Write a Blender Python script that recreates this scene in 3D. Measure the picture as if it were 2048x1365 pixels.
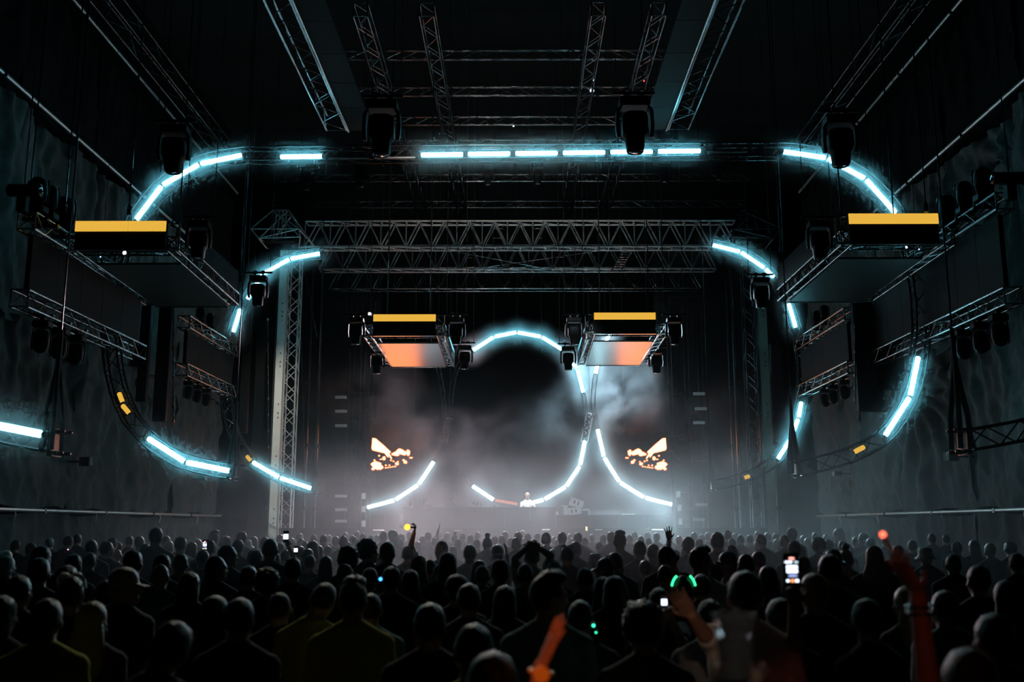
import bpy, bmesh, math, random
from mathutils import Vector, Matrix, Euler, noise
random.seed(7)
for _o in list(bpy.data.objects):
    bpy.data.objects.remove(_o)
SC = bpy.context.scene
COL = SC.collection

# ------------------------------------------------------------------ camera
F = 1991.0
PITCH = math.radians(10.5)
YAW = math.radians(0.35)
CAM = Vector((0, 0, 1.95))
CR = Euler((math.pi / 2 + PITCH, 0, YAW), 'XYZ').to_matrix()
cd = bpy.data.cameras.new('camera')
cd.sensor_width = 36.0
cd.lens = 36.0 * F / 2048.0
cd.clip_start = 0.05
cd.clip_end = 200
cd.dof.use_dof = True
cd.dof.focus_distance = 27.0
cd.dof.aperture_fstop = 1.9
cam = bpy.data.objects.new('camera', cd)
cam.location = CAM
cam.rotation_euler = (math.pi / 2 + PITCH, 0, YAW)
COL.objects.link(cam)
SC.camera = cam

# ------------------------------------------------------------------ world, exposure, lights
W = bpy.data.worlds.new('night')
SC.world = W
W.use_nodes = True
W.node_tree.nodes['Background'].inputs[0].default_value = (0.003, 0.005, 0.006, 1)
W.node_tree.nodes['Background'].inputs[1].default_value = 0.12
SC.view_settings.view_transform = 'Standard'
SC.view_settings.look = 'None'
SC.view_settings.exposure = 0.0
SC.view_settings.gamma = 1.0
SC.view_settings.use_curve_mapping = False
SC.cycles.use_denoising = True
SC.cycles.max_bounces = 3
SC.cycles.diffuse_bounces = 1
SC.cycles.glossy_bounces = 2
SC.cycles.transmission_bounces = 3
SC.cycles.transparent_max_bounces = 6
SC.cycles.volume_bounces = 0
SC.cycles.volume_step_rate = 1.0
SC.cycles.volume_max_steps = 96
SC.cycles.sample_clamp_indirect = 3.0
SC.cycles.use_light_tree = True
SC.cycles.use_adaptive_sampling = True
SC.cycles.adaptive_threshold = 0.08
SC.cycles.adaptive_min_samples = 12

TUBE_A = ((0.2, 0.8, 1.0), 22.0)     # colour and radiance of the LED tubes, by portal
TUBE_B = ((0.2, 0.8, 1.0), 20.0)
TUBE_C = ((0.45, 0.86, 1.0), 20.0)
TUBE_0 = ((0.3, 0.85, 1.0), 9.0)
ORANGE = ((0.8, 0.45, 0.055), 1.0)
FIRE = ((1.0, 0.66, 0.3), 3.4)


def U(px, py, Y):
    """The point of the plane y = Y that the photograph shows at pixel (px, py)."""
    d = CR @ Vector(((px - 1024) / F, (682.5 - py) / F, -1.0))
    return CAM + d * (Y / d.y)


def lamp(name, kind, loc, target, power, color, **kw):
    d = bpy.data.lights.new(name, kind)
    d.energy = power
    d.color = color
    for k, v in kw.items():
        setattr(d, k, v)
    o = bpy.data.objects.new(name, d)
    o.location = loc
    if target is not None:
        o.rotation_euler = (Vector(target) - Vector(loc)).to_track_quat('-Z', 'Y').to_euler()
    COL.objects.link(o)
    return o


# unseen fill lamps added to light the smoke and rim the crowd from behind
lamp('added_floor_fill', 'POINT', (-2.2, 35.6, 1.9), None, 200, (0.95, 0.82, 0.95), shadow_soft_size=0.5)
lamp('added_floor_fill', 'POINT', (3.2, 35.6, 1.9), None, 260, (0.6, 0.86, 1.0), shadow_soft_size=0.5)
lamp('added_rear_fill', 'SPOT', (3.2, 40.5, 9.8), (2.4, 21.0, 1.0), 13500, (0.55, 0.84, 1.0), spot_size=0.75, spot_blend=0.9, shadow_soft_size=0.35)
lamp('added_rear_fill', 'SPOT', (-2.8, 40.5, 9.8), (-2.2, 21.0, 1.0), 9000, (1.0, 0.82, 0.9), spot_size=0.75, spot_blend=0.9, shadow_soft_size=0.35)
lamp('added_edge_fill', 'POINT', (-3.4, 29.2, 2.3), None, 100, (0.95, 0.86, 0.92), shadow_soft_size=0.3)
lamp('added_edge_fill', 'POINT', (4.2, 29.2, 2.3), None, 130, (0.6, 0.88, 1.0), shadow_soft_size=0.3)
lamp('added_edge_fill', 'POINT', (0.7, 29.2, 2.3), None, 45, (0.8, 0.88, 1.0), shadow_soft_size=0.3)
lamp('performer_spot', 'SPOT', (0.6, 27.5, 10.2), (0.3, 32.4, 2.85), 9000, (0.85, 0.95, 1.0), spot_size=0.13, spot_blend=0.5, shadow_soft_size=0.15)
lamp('added_stage_fill', 'SPOT', (1.2, 19.0, 9.8), (1.6, 31.4, 2.6), 1500, (0.8, 0.93, 1.0), spot_size=0.3, spot_blend=0.8, shadow_soft_size=0.1)  # added fill that brightens the monitors on the stage
lamp('added_mast_fill', 'SPOT', (-6.4, 23.5, 11.6), (-7.45, 31.2, 4.0), 2200, (1.0, 0.95, 0.85), spot_size=0.6, spot_blend=0.9, shadow_soft_size=0.1)  # added warm white spot that brightens the left mast, source unseen
# added white fill on the roof trusses, two added spots brightening the near crowd
lamp('added_roof_fill', 'SPOT', (-1.0, 12.5, 9.3), (0.0, 32.5, 11.0), 2600, (1.0, 0.95, 0.86), spot_size=0.62, spot_blend=0.8, shadow_soft_size=0.1)
lamp('added_crowd_fill', 'SPOT', (-2.3, 13.8, 7.4), (-1.3, 5.0, 1.3), 480, (1.0, 0.97, 0.75), spot_size=0.6, spot_blend=1.0, shadow_soft_size=0.08)
lamp('added_crowd_fill', 'SPOT', (2.2, 13.8, 7.4), (1.2, 5.6, 1.3), 190, (0.8, 0.97, 1.0), spot_size=0.6, spot_blend=1.0, shadow_soft_size=0.08)
# the glow that the two fire screens throw onto the smoke and the sheets above
for _x in (-4.55, 4.6):
    lamp('fire_glow', 'AREA', (_x, 36.8, 4.9), (_x * 0.85, 30.0, 5.4), 50, (1.0, 0.22, 0.05), shape='RECTANGLE', size=1.7, size_y=1.2)
# added narrow spots behind the camera, brightening the raised arms and the cup
lamp('added_arm_spot', 'SPOT', (-1.6, -1.5, 3.5), U(1098, 1300, 2.9), 360, (1.0, 0.2, 0.06), spot_size=0.066, spot_blend=0.6, shadow_soft_size=0.06)
lamp('added_arm_spot', 'SPOT', (0.6, -1.5, 3.5), U(1835, 1230, 3.0), 30, (1.0, 0.16, 0.05), spot_size=0.125, spot_blend=0.6, shadow_soft_size=0.06)
lamp('added_arm_spot', 'SPOT', (-0.6, -1.5, 3.6), U(1400, 1250, 4.6), 150, (1.0, 0.6, 0.42), spot_size=0.05, spot_blend=0.6, shadow_soft_size=0.06)
lamp('added_arm_spot', 'SPOT', (0.0, -1.5, 3.6), U(1468, 1300, 2.1), 60, (1.0, 0.85, 0.75), spot_size=0.07, spot_blend=0.6, shadow_soft_size=0.05)


def pix(p):
    v = CR.transposed() @ (Vector(p) - CAM)
    return 1024 + F * v.x / -v.z, 682.5 - F * v.y / -v.z


# ------------------------------------------------------------------ materials
MATS = {}


def mat(name, color=(0.5, 0.5, 0.5), rough=0.6, metal=0.0, spec=0.5, noise_amt=0.0, noise_scale=20.0, bump=0.0, bump_scale=60.0, objcol=False, sheen=0.0, coat=0.0):
    if name in MATS:
        return MATS[name]
    m = bpy.data.materials.new(name)
    m.use_nodes = True
    nt = m.node_tree
    b = nt.nodes['Principled BSDF']
    b.inputs['Roughness'].default_value = rough
    b.inputs['Metallic'].default_value = metal
    b.inputs['Specular IOR Level'].default_value = spec
    if sheen:
        b.inputs['Sheen Weight'].default_value = sheen
        b.inputs['Sheen Roughness'].default_value = 0.3
    if coat:
        b.inputs['Coat Weight'].default_value = coat
    src = None
    if objcol:
        oi = nt.nodes.new('ShaderNodeObjectInfo')
        src = oi.outputs['Color']
    else:
        b.inputs['Base Color'].default_value = (*color, 1)
    if noise_amt > 0:
        tc = nt.nodes.new('ShaderNodeTexCoord')
        nz = nt.nodes.new('ShaderNodeTexNoise')
        nz.inputs['Scale'].default_value = noise_scale
        nz.inputs['Detail'].default_value = 5
        nt.links.new(tc.outputs['Object'], nz.inputs['Vector'])
        mr = nt.nodes.new('ShaderNodeMapRange')
        mr.inputs['To Min'].default_value = 1 - noise_amt
        mr.inputs['To Max'].default_value = 1 + noise_amt
        nt.links.new(nz.outputs['Fac'], mr.inputs['Value'])
        mx = nt.nodes.new('ShaderNodeMix')
        mx.data_type = 'RGBA'
        mx.blend_type = 'MULTIPLY'
        mx.inputs[0].default_value = 1.0
        if src is None:
            mx.inputs[6].default_value = (*color, 1)
        else:
            nt.links.new(src, mx.inputs[6])
        nt.links.new(mr.outputs[0], mx.inputs[7])
        src = mx.outputs[2]
    if src is not None:
        nt.links.new(src, b.inputs['Base Color'])
    if bump > 0:
        tc = nt.nodes.new('ShaderNodeTexCoord')
        nz = nt.nodes.new('ShaderNodeTexNoise')
        nz.inputs['Scale'].default_value = bump_scale
        nz.inputs['Detail'].default_value = 4
        nt.links.new(tc.outputs['Object'], nz.inputs['Vector'])
        bp = nt.nodes.new('ShaderNodeBump')
        bp.inputs['Strength'].default_value = bump
        bp.inputs['Distance'].default_value = 0.02
        nt.links.new(nz.outputs['Fac'], bp.inputs['Height'])
        nt.links.new(bp.outputs['Normal'], b.inputs['Normal'])
    MATS[name] = m
    return m


def emat(name, color, strength):
    if name in MATS:
        return MATS[name]
    m = bpy.data.materials.new(name)
    m.use_nodes = True
    nt = m.node_tree
    nt.nodes.remove(nt.nodes['Principled BSDF'])
    e = nt.nodes.new('ShaderNodeEmission')
    e.inputs[0].default_value = (*color, 1)
    e.inputs[1].default_value = strength
    nt.links.new(e.outputs[0], nt.nodes['Material Output'].inputs['Surface'])
    MATS[name] = m
    return m


M_ALU = mat('aluminium', (0.26, 0.26, 0.26), 0.22, 1.0, noise_amt=0.15, noise_scale=9)
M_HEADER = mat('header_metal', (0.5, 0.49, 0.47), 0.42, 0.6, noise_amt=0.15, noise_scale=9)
M_RAIL = mat('rail_metal', (0.6, 0.6, 0.58), 0.4, 0.7)
M_DALU = mat('dark_aluminium', (0.05, 0.052, 0.054), 0.24, 0.8, noise_amt=0.15, noise_scale=9)
M_BLK = mat('black_plastic', (0.006, 0.006, 0.0065), 0.5, 0.0, 0.06, noise_amt=0.2)
M_RUB = mat('black_rubber', (0.01, 0.01, 0.01), 0.7)
M_LEDOFF = mat('switched_off_screen', (0.003, 0.0031, 0.003), 0.55, 0.0, 0.1, bump=0.15, bump_scale=90)
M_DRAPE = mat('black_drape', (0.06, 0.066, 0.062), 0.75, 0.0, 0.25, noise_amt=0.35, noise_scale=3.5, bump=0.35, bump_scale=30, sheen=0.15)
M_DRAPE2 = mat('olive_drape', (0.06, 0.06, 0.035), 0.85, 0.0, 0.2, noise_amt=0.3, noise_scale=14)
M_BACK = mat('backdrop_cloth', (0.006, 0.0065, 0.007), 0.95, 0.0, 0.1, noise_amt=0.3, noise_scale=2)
M_ROOF = mat('roof_skin', (0.01, 0.011, 0.011), 0.9, 0.0, 0.2, noise_amt=0.3, noise_scale=2)
M_FLOOR = mat('asphalt', (0.02, 0.02, 0.02), 0.9, 0.0, 0.2, noise_amt=0.4, noise_scale=30, bump=0.3)
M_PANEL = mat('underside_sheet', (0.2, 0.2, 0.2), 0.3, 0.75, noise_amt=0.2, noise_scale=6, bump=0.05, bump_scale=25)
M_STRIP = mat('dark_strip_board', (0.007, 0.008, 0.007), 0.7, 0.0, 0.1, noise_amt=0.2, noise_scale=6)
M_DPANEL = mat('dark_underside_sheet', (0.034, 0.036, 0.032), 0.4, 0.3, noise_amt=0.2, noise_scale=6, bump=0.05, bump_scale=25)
M_LENS = mat('lens_glass', (0.02, 0.025, 0.03), 0.08, 0.0, 0.9)
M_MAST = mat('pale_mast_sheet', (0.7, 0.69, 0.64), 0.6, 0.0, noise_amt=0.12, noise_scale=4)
M_WHITE = mat('white_box', (0.8, 0.8, 0.78), 0.5)
M_GREY = mat('grey_speaker', (0.5, 0.52, 0.53), 0.55, noise_amt=0.1)
M_DECK = mat('stage_fascia', (0.02, 0.02, 0.021), 0.7, noise_amt=0.2)
M_UNLIT = mat('unlit_tube', (0.6, 0.6, 0.6), 0.3, 0.0, 0.5)
E_A = emat('tube_light_front', *TUBE_A)
E_B = emat('tube_light_middle', *TUBE_B)
E_C = emat('tube_light_stage', *TUBE_C)
E_0 = emat('tube_light_outer', *TUBE_0)
E_OR = emat('orange_screen', *ORANGE)
E_FIRE = emat('fire_screen', *FIRE)
E_HALO = emat('bloom_halo_orange', (1.0, 0.12, 0.01), 1.8)
E_DIMOR = emat('dim_orange_tube', (1.0, 0.3, 0.12), 0.8)


# ------------------------------------------------------------------ mesh helpers
class MB:
    def __init__(s):
        s.v = []
        s.f = []
        s.smooth = []

    def add(s, vs, fs, smooth=False):
        n = len(s.v)
        s.v.extend(Vector(v) for v in vs)
        s.f.extend([tuple(i + n for i in f) for f in fs])
        s.smooth.extend([smooth] * len(fs))

    def box(s, c, size, rot=None, taper=1.0):
        c = Vector(c)
        hx, hy, hz = [q / 2 for q in size]
        vs = []
        for z, t in ((-hz, 1.0), (hz, taper)):
            for x, y in ((-hx, -hy), (hx, -hy), (hx, hy), (-hx, hy)):
                p = Vector((x * t, y * t, z))
                if rot is not None:
                    p = rot @ p
                vs.append(c + p)
        s.add(vs, [(3, 2, 1, 0), (4, 5, 6, 7), (0, 1, 5, 4), (1, 2, 6, 5), (2, 3, 7, 6), (3, 0, 4, 7)])

    def hexa(s, q0, q1):
        """Solid between two quads."""
        s.add(list(q0) + list(q1), [(3, 2, 1, 0), (4, 5, 6, 7), (0, 1, 5, 4), (1, 2, 6, 5), (2, 3, 7, 6), (3, 0, 4, 7)])

    def sweep(s, pts, r, n=6, smooth=True, caps=True, closed=False):
        pts = [Vector(p) for p in pts]
        rr = r if isinstance(r, (list, tuple)) else [r] * len(pts)
        rings = []
        up = None
        for i, p in enumerate(pts):
            if closed:
                t = pts[(i + 1) % len(pts)] - pts[i - 1]
            else:
                t = pts[min(i + 1, len(pts) - 1)] - pts[max(i - 1, 0)]
            if t.length < 1e-9:
                t = Vector((0, 0, 1))
            t.normalize()
            if up is None:
                up = Vector((0, 0, 1)) if abs(t.z) < 0.9 else Vector((0, 1, 0))
            a = t.cross(up)
            if a.length < 1e-6:
                a = t.cross(Vector((1, 0, 0)))
            a.normalize()
            b = a.cross(t)
            up = b
            rings.append([p + (a * math.cos(2 * math.pi * k / n) + b * math.sin(2 * math.pi * k / n)) * rr[i] for k in range(n)])
        vs = [v for ring in rings for v in ring]
        fs = []
        m = len(pts)
        for i in range(m if closed else m - 1):
            j = (i + 1) % m
            for k in range(n):
                k2 = (k + 1) % n
                fs.append((i * n + k, i * n + k2, j * n + k2, j * n + k))
        s.add(vs, fs, smooth)
        if caps and not closed:
            s.add(rings[0], [tuple(range(n))[::-1]])
            s.add(rings[-1], [tuple(range(n))])

    def bar(s, a, b, r, n=5):
        s.sweep([a, b], r, n)

    def loft(s, rings, smooth=True, caps=True):
        n = len(rings[0])
        vs = [v for r in rings for v in r]
        fs = []
        for i in range(len(rings) - 1):
            for k in range(n):
                k2 = (k + 1) % n
                fs.append((i * n + k, i * n + k2, (i + 1) * n + k2, (i + 1) * n + k))
        s.add(vs, fs, smooth)
        if caps:
            s.add(rings[0], [tuple(range(n))[::-1]])
            s.add(rings[-1], [tuple(range(n))])

    def ell(s, c, r, nu=12, nv=8, rot=None):
        c = Vector(c)
        vs, fs = [], []
        for j in range(nv + 1):
            th = math.pi * j / nv
            for k in range(nu):
                ph = 2 * math.pi * k / nu
                p = Vector((r[0] * math.sin(th) * math.cos(ph), r[1] * math.sin(th) * math.sin(ph), r[2] * math.cos(th)))
                if rot is not None:
                    p = rot @ p
                vs.append(c + p)
        for j in range(nv):
            for k in range(nu):
                k2 = (k + 1) % nu
                fs.append((j * nu + k, (j + 1) * nu + k, (j + 1) * nu + k2, j * nu + k2))
        s.add(vs, fs, True)

    def mesh(s, name, m=None):
        me = bpy.data.meshes.new(name)
        me.from_pydata([tuple(v) for v in s.v], [], s.f)
        me.polygons.foreach_set('use_smooth', s.smooth)
        if m is not None:
            me.materials.append(m)
        me.validate()
        me.update()
        return me

    def build(s, name, m, parent=None, loc=None):
        if loc is not None:
            l = Vector(loc)
            s.v = [v - l for v in s.v]
        return place(name, s.mesh(name, m), parent, loc)


def place(name, me, parent=None, loc=None, rot=None):
    o = bpy.data.objects.new(name, me)
    COL.objects.link(o)
    if loc is not None:
        o.location = loc
    if rot is not None:
        o.rotation_euler = rot
    if parent is not None:
        o.parent = parent
    return o


def tag(o, label=None, cat=None, group=None, kind=None):
    if label:
        o['label'] = label
    if cat:
        o['category'] = cat
    if group:
        o['group'] = group
    if kind:
        o['kind'] = kind
    return o


def thing(name, label, cat, loc=(0, 0, 0), group=None, rot=None):
    o = bpy.data.objects.new(name, None)
    o.empty_display_size = 0.2
    COL.objects.link(o)
    o.location = loc
    if rot is not None:
        o.rotation_euler = rot
    return tag(o, label, cat, group)


def copy_tree(o, parent=None):
    c = o.copy()
    COL.objects.link(c)
    c.parent = parent
    for ch in list(o.children):
        copy_tree(ch, c)
    return c


def resample(pts, step):
    pts = [Vector(p) for p in pts]
    d = [0.0]
    for i in range(1, len(pts)):
        d.append(d[-1] + (pts[i] - pts[i - 1]).length)
    n = max(1, round(d[-1] / step))
    out = []
    j = 0
    for i in range(n + 1):
        t = d[-1] * i / n
        while j < len(pts) - 2 and d[j + 1] < t:
            j += 1
        k = (t - d[j]) / max(1e-9, d[j + 1] - d[j])
        out.append(pts[j].lerp(pts[j + 1], min(1, max(0, k))))
    return out


def smooth_path(pts, sub=4):
    pts = [Vector(p) for p in pts]
    out = []
    for i in range(len(pts) - 1):
        p0 = pts[max(0, i - 1)]
        p1, p2 = pts[i], pts[i + 1]
        p3 = pts[min(len(pts) - 1, i + 2)]
        for k in range(sub):
            t = k / sub
            out.append(0.5 * ((2 * p1) + (p2 - p0) * t + (2 * p0 - 5 * p1 + 4 * p2 - p3) * t * t + (3 * p1 - p0 - 3 * p2 + p3) * t ** 3))
    out.append(pts[-1])
    return out


def truss(name, label, path, hw, hd, bvec, bay=0.35, rc=0.022, rl=0.011, material=None, group=None, cat='truss', root=None, single_braces=False, end_frames=True, sides=6):
    """Box truss along PATH: four chords and their lacing. hw: half size in the plane across bvec, hd: half size along bvec."""
    m = material or M_ALU
    b = Vector(bvec).normalized()
    pts = resample(path, bay)
    base = pts[0].copy()
    if root is None:
        root = thing(name, label, cat, base, group)
    else:
        base = Vector((0, 0, 0))
    C4 = [[], [], [], []]
    for i, p in enumerate(pts):
        t = (pts[min(i + 1, len(pts) - 1)] - pts[max(i - 1, 0)]).normalized()
        n = b.cross(t).normalized()
        for k, (u, v) in enumerate(((1, -1), (1, 1), (-1, 1), (-1, -1))):
            C4[k].append(p + n * hw * u + b * hd * v - base)
    for k in range(4):
        mb = MB()
        mb.sweep(C4[k], rc, sides)
        mb.build('chord', m, root)
    lac = MB()
    for a, c in ((0, 1), (1, 2), (2, 3), (3, 0)):
        for i in range(len(pts) - 1):
            p, q = (C4[a][i], C4[c][i + 1]) if i % 2 == 0 else (C4[c][i], C4[a][i + 1])
            if single_braces and (a, c) == (3, 0):
                one = MB()
                one.bar(p, q, rl * 1.25, 5)
                one.build('brace', m, root)
                one = MB()
                one.bar(C4[a][i], C4[c][i], rl, 5)
                one.build('brace', m, root)
            else:
                lac.bar(p, q, rl, 4)
    if end_frames:
        for i in (0, len(pts) - 1):
            for a, c in ((0, 1), (1, 2), (2, 3), (3, 0)):
                lac.bar(C4[a][i], C4[c][i], rl * 1.3, 4)
    tag(lac.build('lacing', m, root), kind='stuff')
    return root


def solid_quad(mb, q, t):
    """Thin solid from a quad (four points) pushed by vector t."""
    mb.hexa([Vector(p) for p in q], [Vector(p) + Vector(t) for p in q])
# ------------------------------------------------------------------ the setting
XL, XR, YB, ZC = -10.6, 10.6, 47.0, 16.4

mb = MB()
mb.box((0, 24, -0.1), (60, 80, 0.2))
tag(mb.build('floor', M_FLOOR), 'dark asphalt ground under the crowd', kind='structure')
mb = MB()
mb.box((0, 24, ZC + 0.1), (60, 80, 0.2))
tag(mb.build('ceiling', M_ROOF), 'black roof skin over the whole venue', kind='structure')
mb = MB()
mb.box((0, YB + 0.1, 8), (60, 0.2, 17))
tag(mb.build('wall_back', M_BACK), 'black backdrop behind the stage', kind='structure')


def cloth(y0, y1, z0, z1, xw, sgn, seed, amp=0.1, nu=60, nv=46, gather=None):
    """One hung sheet of the side wall in a plane of constant x, with wrinkles, sag and a curled lower hem."""
    mb = MB()
    vs, fs = [], []
    for j in range(nv + 1):
        for i in range(nu + 1):
            u, v = i / nu, j / nv
            y = y0 + (y1 - y0) * u
            z = z0 + (z1 - z0) * v
            d = 0.0
            d += amp * 1.6 * noise.noise(Vector((y * 0.55 + seed, z * 0.16, seed * 1.7)))
            d += amp * 0.7 * noise.noise(Vector((y * 1.5 + z * 0.8 + seed, z * 0.9, seed)))
            d += amp * 0.35 * noise.noise(Vector((y * 3.3 - z * 1.5, z * 2.1 + seed, seed)))
            d += amp * 0.22 * (1 - abs(noise.noise(Vector((y * 1.9 + z * 1.4, z * 1.1 - y * 0.6 + seed, seed + 7)))) * 2.2) ** 3
            # drawn folds run down from the ties at the upper edge
            for k in range(4):
                yt = y0 + (y1 - y0) * (0.12 + 0.25 * k + 0.06 * math.sin(seed * 3 + k))
                w = 0.1 + 0.3 * (1 - v)
                d += amp * 0.9 * math.exp(-((y - yt - 0.25 * (1 - v) * math.sin(seed + k)) / w) ** 2) * (0.25 + v * 0.4)
            if gather is not None:
                gy, gz, ga = gather
                ang = math.atan2(z - gz, y - gy)
                rr = math.hypot(z - gz, y - gy)
                d += ga * math.sin(ang * 15) * math.exp(-rr / 1.6) * min(1, rr / 0.3)
            z += 0.05 * math.sin(y * 2.2 + seed) * (1 - v) - 0.04 * math.cos(y * 1.3 + seed) * v
            vs.append(Vector((xw + sgn * (0.18 + d), y, z)))
    for j in range(nv):
        for i in range(nu):
            a = j * (nu + 1) + i
            f = (a, a + 1, a + nu + 2, a + nu + 1)
            fs.append(f if sgn < 0 else f[::-1])
    mb.add(vs, fs, True)
    return mb


for side, xw, sgn in (('left', XL, 1), ('right', XR, -1)):
    mb = MB()
    mb.box((xw - sgn * 0.15, 19.5, ZC / 2), (0.1, 31, ZC))
    wall = mb.build('wall_' + side, M_BACK)
    tag(wall, 'side wall of the venue hung with black cloth sheets', kind='structure')
    ys = [4, 11, 15.5, 19.5, 23.2, 26.8, 30.2, 34.6]
    rows = [(0.02, 2.2), (2.32, 6.2), (6.1, 10.6), (10.75, 13.6)]
    k = 0
    for r, (z0, z1) in enumerate(rows):
        for a, b in zip(ys[:-1], ys[1:]):
            k += 1
            g = None
            if side == 'right' and r == 1 and a == 23.2:
                g = (25.6, 5.4, 0.17)
            if side == 'right' and r == 2 and a == 19.5:
                g = (20.2, 9.6, 0.16)
            if side == 'left' and r == 1 and a == 26.8:
                g = (27.5, 6.0, 0.12)
            c = cloth(a - 0.12, b + 0.12, z0, z1, xw + sgn * 0.012 * (k % 3), sgn, k * 1.37 + (0 if sgn > 0 else 50), amp=0.2 if r in (1, 2) else 0.09, gather=g)
            c.build('fabric_sheet', M_DRAPE if r < 3 else M_BACK, wall)  # top row black: the darkness above the rail is put into the cloth
    # tubes the cloth is tied to
    for z in (2.26, 10.68, 13.7):
        ylist = [4.5, 8.0, 11.5, 15.0, 18.2, 21.4, 24.6, 27.8, 31.0, 34.2]
        for a, b in zip(ylist[:-1], ylist[1:]):
            p = MB()
            p.bar((xw + sgn * 0.52, a + 0.04, z), (xw + sgn * 0.52, b - 0.04, z), 0.042, 8)
            p.build('rail_tube', M_RAIL, wall)
            p = MB()
            p.box((xw + sgn * 0.52, b, z), (0.09, 0.08, 0.1))
            p.box((xw + sgn * 0.3, b, z), (0.4, 0.03, 0.03))
            p.build('rail_clamp', M_DALU, wall)
    # loose ties that hang from the low rail
    for y in (16.3, 20.1, 24.0, 28.3, 31.6):
        p = MB()
        p.sweep([(xw + sgn * 0.54, y, 2.28), (xw + sgn * 0.56, y + 0.03, 2.16), (xw + sgn * 0.53, y + 0.02, 2.03)], 0.012, 5)
        p.build('cable_tie', M_WHITE, wall)

M_RETURN = mat('return_cloth', (0.014, 0.015, 0.016), 0.9, 0.0, 0.15, noise_amt=0.3, noise_scale=3)
# cloth returns that face the audience beside the stage
for side, x0, x1, yy in (('return_left', -10.6, -5.6, 39.5), ('return_right', 5.5, 10.6, 39.5)):
    mb = MB()
    vs, fs = [], []
    nu, nv = 60, 30
    for j in range(nv + 1):
        for i in range(nu + 1):
            x = x0 + (x1 - x0) * i / nu
            z = 0.02 + 13.0 * j / nv
            d = 0.12 * noise.noise(Vector((x * 1.3, z * 0.25, yy))) + 0.07 * noise.noise(Vector((x * 3 + z, z * 0.9, 3)))
            vs.append((x, yy + d, z))
    for j in range(nv):
        for i in range(nu):
            a = j * (nu + 1) + i
            fs.append((a, a + 1, a + nu + 2, a + nu + 1))
    mb.add(vs, fs, True)
    tag(mb.build('wall_' + side, M_RETURN), 'cloth return facing the crowd beside the stage', kind='structure')
# ------------------------------------------------------------------ LED portals
YA, YBP, YC, Y0 = 21.0, 29.5, 36.0, 13.0


def P(Y, *xy):
    return [U(xy[i], xy[i + 1], Y) for i in range(0, len(xy), 2)]


PATH_A = P(YA, 463, 944, 415, 936, 370, 925, 330, 903, 295, 877, 262, 838, 240, 790, 228, 740, 222, 690, 221, 620, 227, 560, 245, 490, 271, 441, 298, 403, 325, 371, 360, 347, 400, 328, 440, 317, 487, 310)
PATH_A += resample(P(YA, 487, 311, 1562, 302), 1.0)[1:]
PATH_A += P(YA, 1610, 306, 1655, 316, 1692, 335, 1732, 359, 1765, 393, 1792, 427, 1818, 480, 1835, 550, 1843, 620, 1843, 680, 1837, 713, 1830, 755, 1819, 793, 1797, 836, 1770, 873, 1735, 895, 1700, 911, 1650, 926, 1598, 938)
PATH_B = P(YBP, 626, 979, 590, 968, 560, 956, 530, 941, 503, 922, 480, 893, 465, 860, 455, 820, 450, 760, 457, 700, 466, 665, 478, 625, 494, 600, 526, 548, 552, 532, 580, 518, 610, 511, 641, 507)
PATH_B2 = P(YBP, 1424, 490, 1452, 496, 1480, 504, 1508, 519, 1533, 538, 1550, 558, 1566, 585, 1578, 612, 1592, 656, 1602, 700, 1606, 750, 1603, 803, 1597, 838, 1583, 875, 1555, 919, 1525, 940, 1497, 953, 1462, 965, 1430, 971)

portal_front = truss('curved_truss', 'big front truss arch with rounded corners carrying white LED tubes', PATH_A, 0.15, 0.13, (0, 1, 0), 0.36, 0.024, 0.011, M_DALU, 'LED arch trusses')
truss('curved_truss', 'middle truss arch half on the pale mast side', PATH_B, 0.14, 0.12, (0, 1, 0), 0.36, 0.022, 0.011, M_DALU, 'LED arch trusses')
truss('curved_truss', 'middle truss arch half on the far mast side', PATH_B2, 0.14, 0.12, (0, 1, 0), 0.36, 0.022, 0.011, M_DALU, 'LED arch trusses')

RING = [1036, 1009, 1011, 1006, 988, 1001, 964, 989, 944, 972, 925, 940, 912, 905, 905, 860, 902, 810, 905, 770, 915, 735, 930, 713, 945, 702, 988, 674, 1034, 665, 1083, 674, 1125, 700, 1145, 727, 1157, 748, 1167, 786, 1172, 830, 1170, 881, 1160, 932, 1133, 974, 1088, 1000, 1060, 1007]
WING_L = [733, 1016, 790, 1001, 836, 971, 868, 923, 883, 885, 889, 840, 886, 790, 876, 735, 862, 690, 850, 665]
WING_R = [1345, 1010, 1290, 996, 1239, 965, 1208, 915, 1195, 858, 1186, 810, 1187, 780, 1191, 748, 1200, 712, 1211, 683, 1222, 660]
for pts, lab in ((RING, 'stage ring truss behind the performer, open at its base'), (WING_L, 'thin curved stage truss under the fire screen near the pale mast'), (WING_R, 'thin curved stage truss under the fire screen near the dim mast')):
    t = truss('curved_truss', lab, smooth_path(P(YC, *pts), 2), 0.07, 0.08, (0, 1, 0), 0.4, 0.014, 0.007, M_DALU, 'stage ring trusses')
    w = P(YC, *pts)
    for q in sorted(w, key=lambda p: -p.z)[:3]:
        k = MB()
        k.bar(q - t.location, Vector((q.x, q.y, ZC)) - t.location, 0.008, 4)
        k.build('hanging_wire', M_RUB, t)

for pts, lab in (([-90, 838, -30, 858, 40, 872, 100, 884], 'outermost arch truss end under the tube at the left frame edge'), ([1938, 881, 1990, 872, 2060, 858, 2130, 838], 'outermost arch truss end at the right frame edge, unlit')):
    truss('curved_truss', lab, smooth_path(P(Y0, *pts), 2), 0.13, 0.12, (0, 1, 0), 0.3, 0.024, 0.011, M_DALU, 'LED arch trusses')


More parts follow.
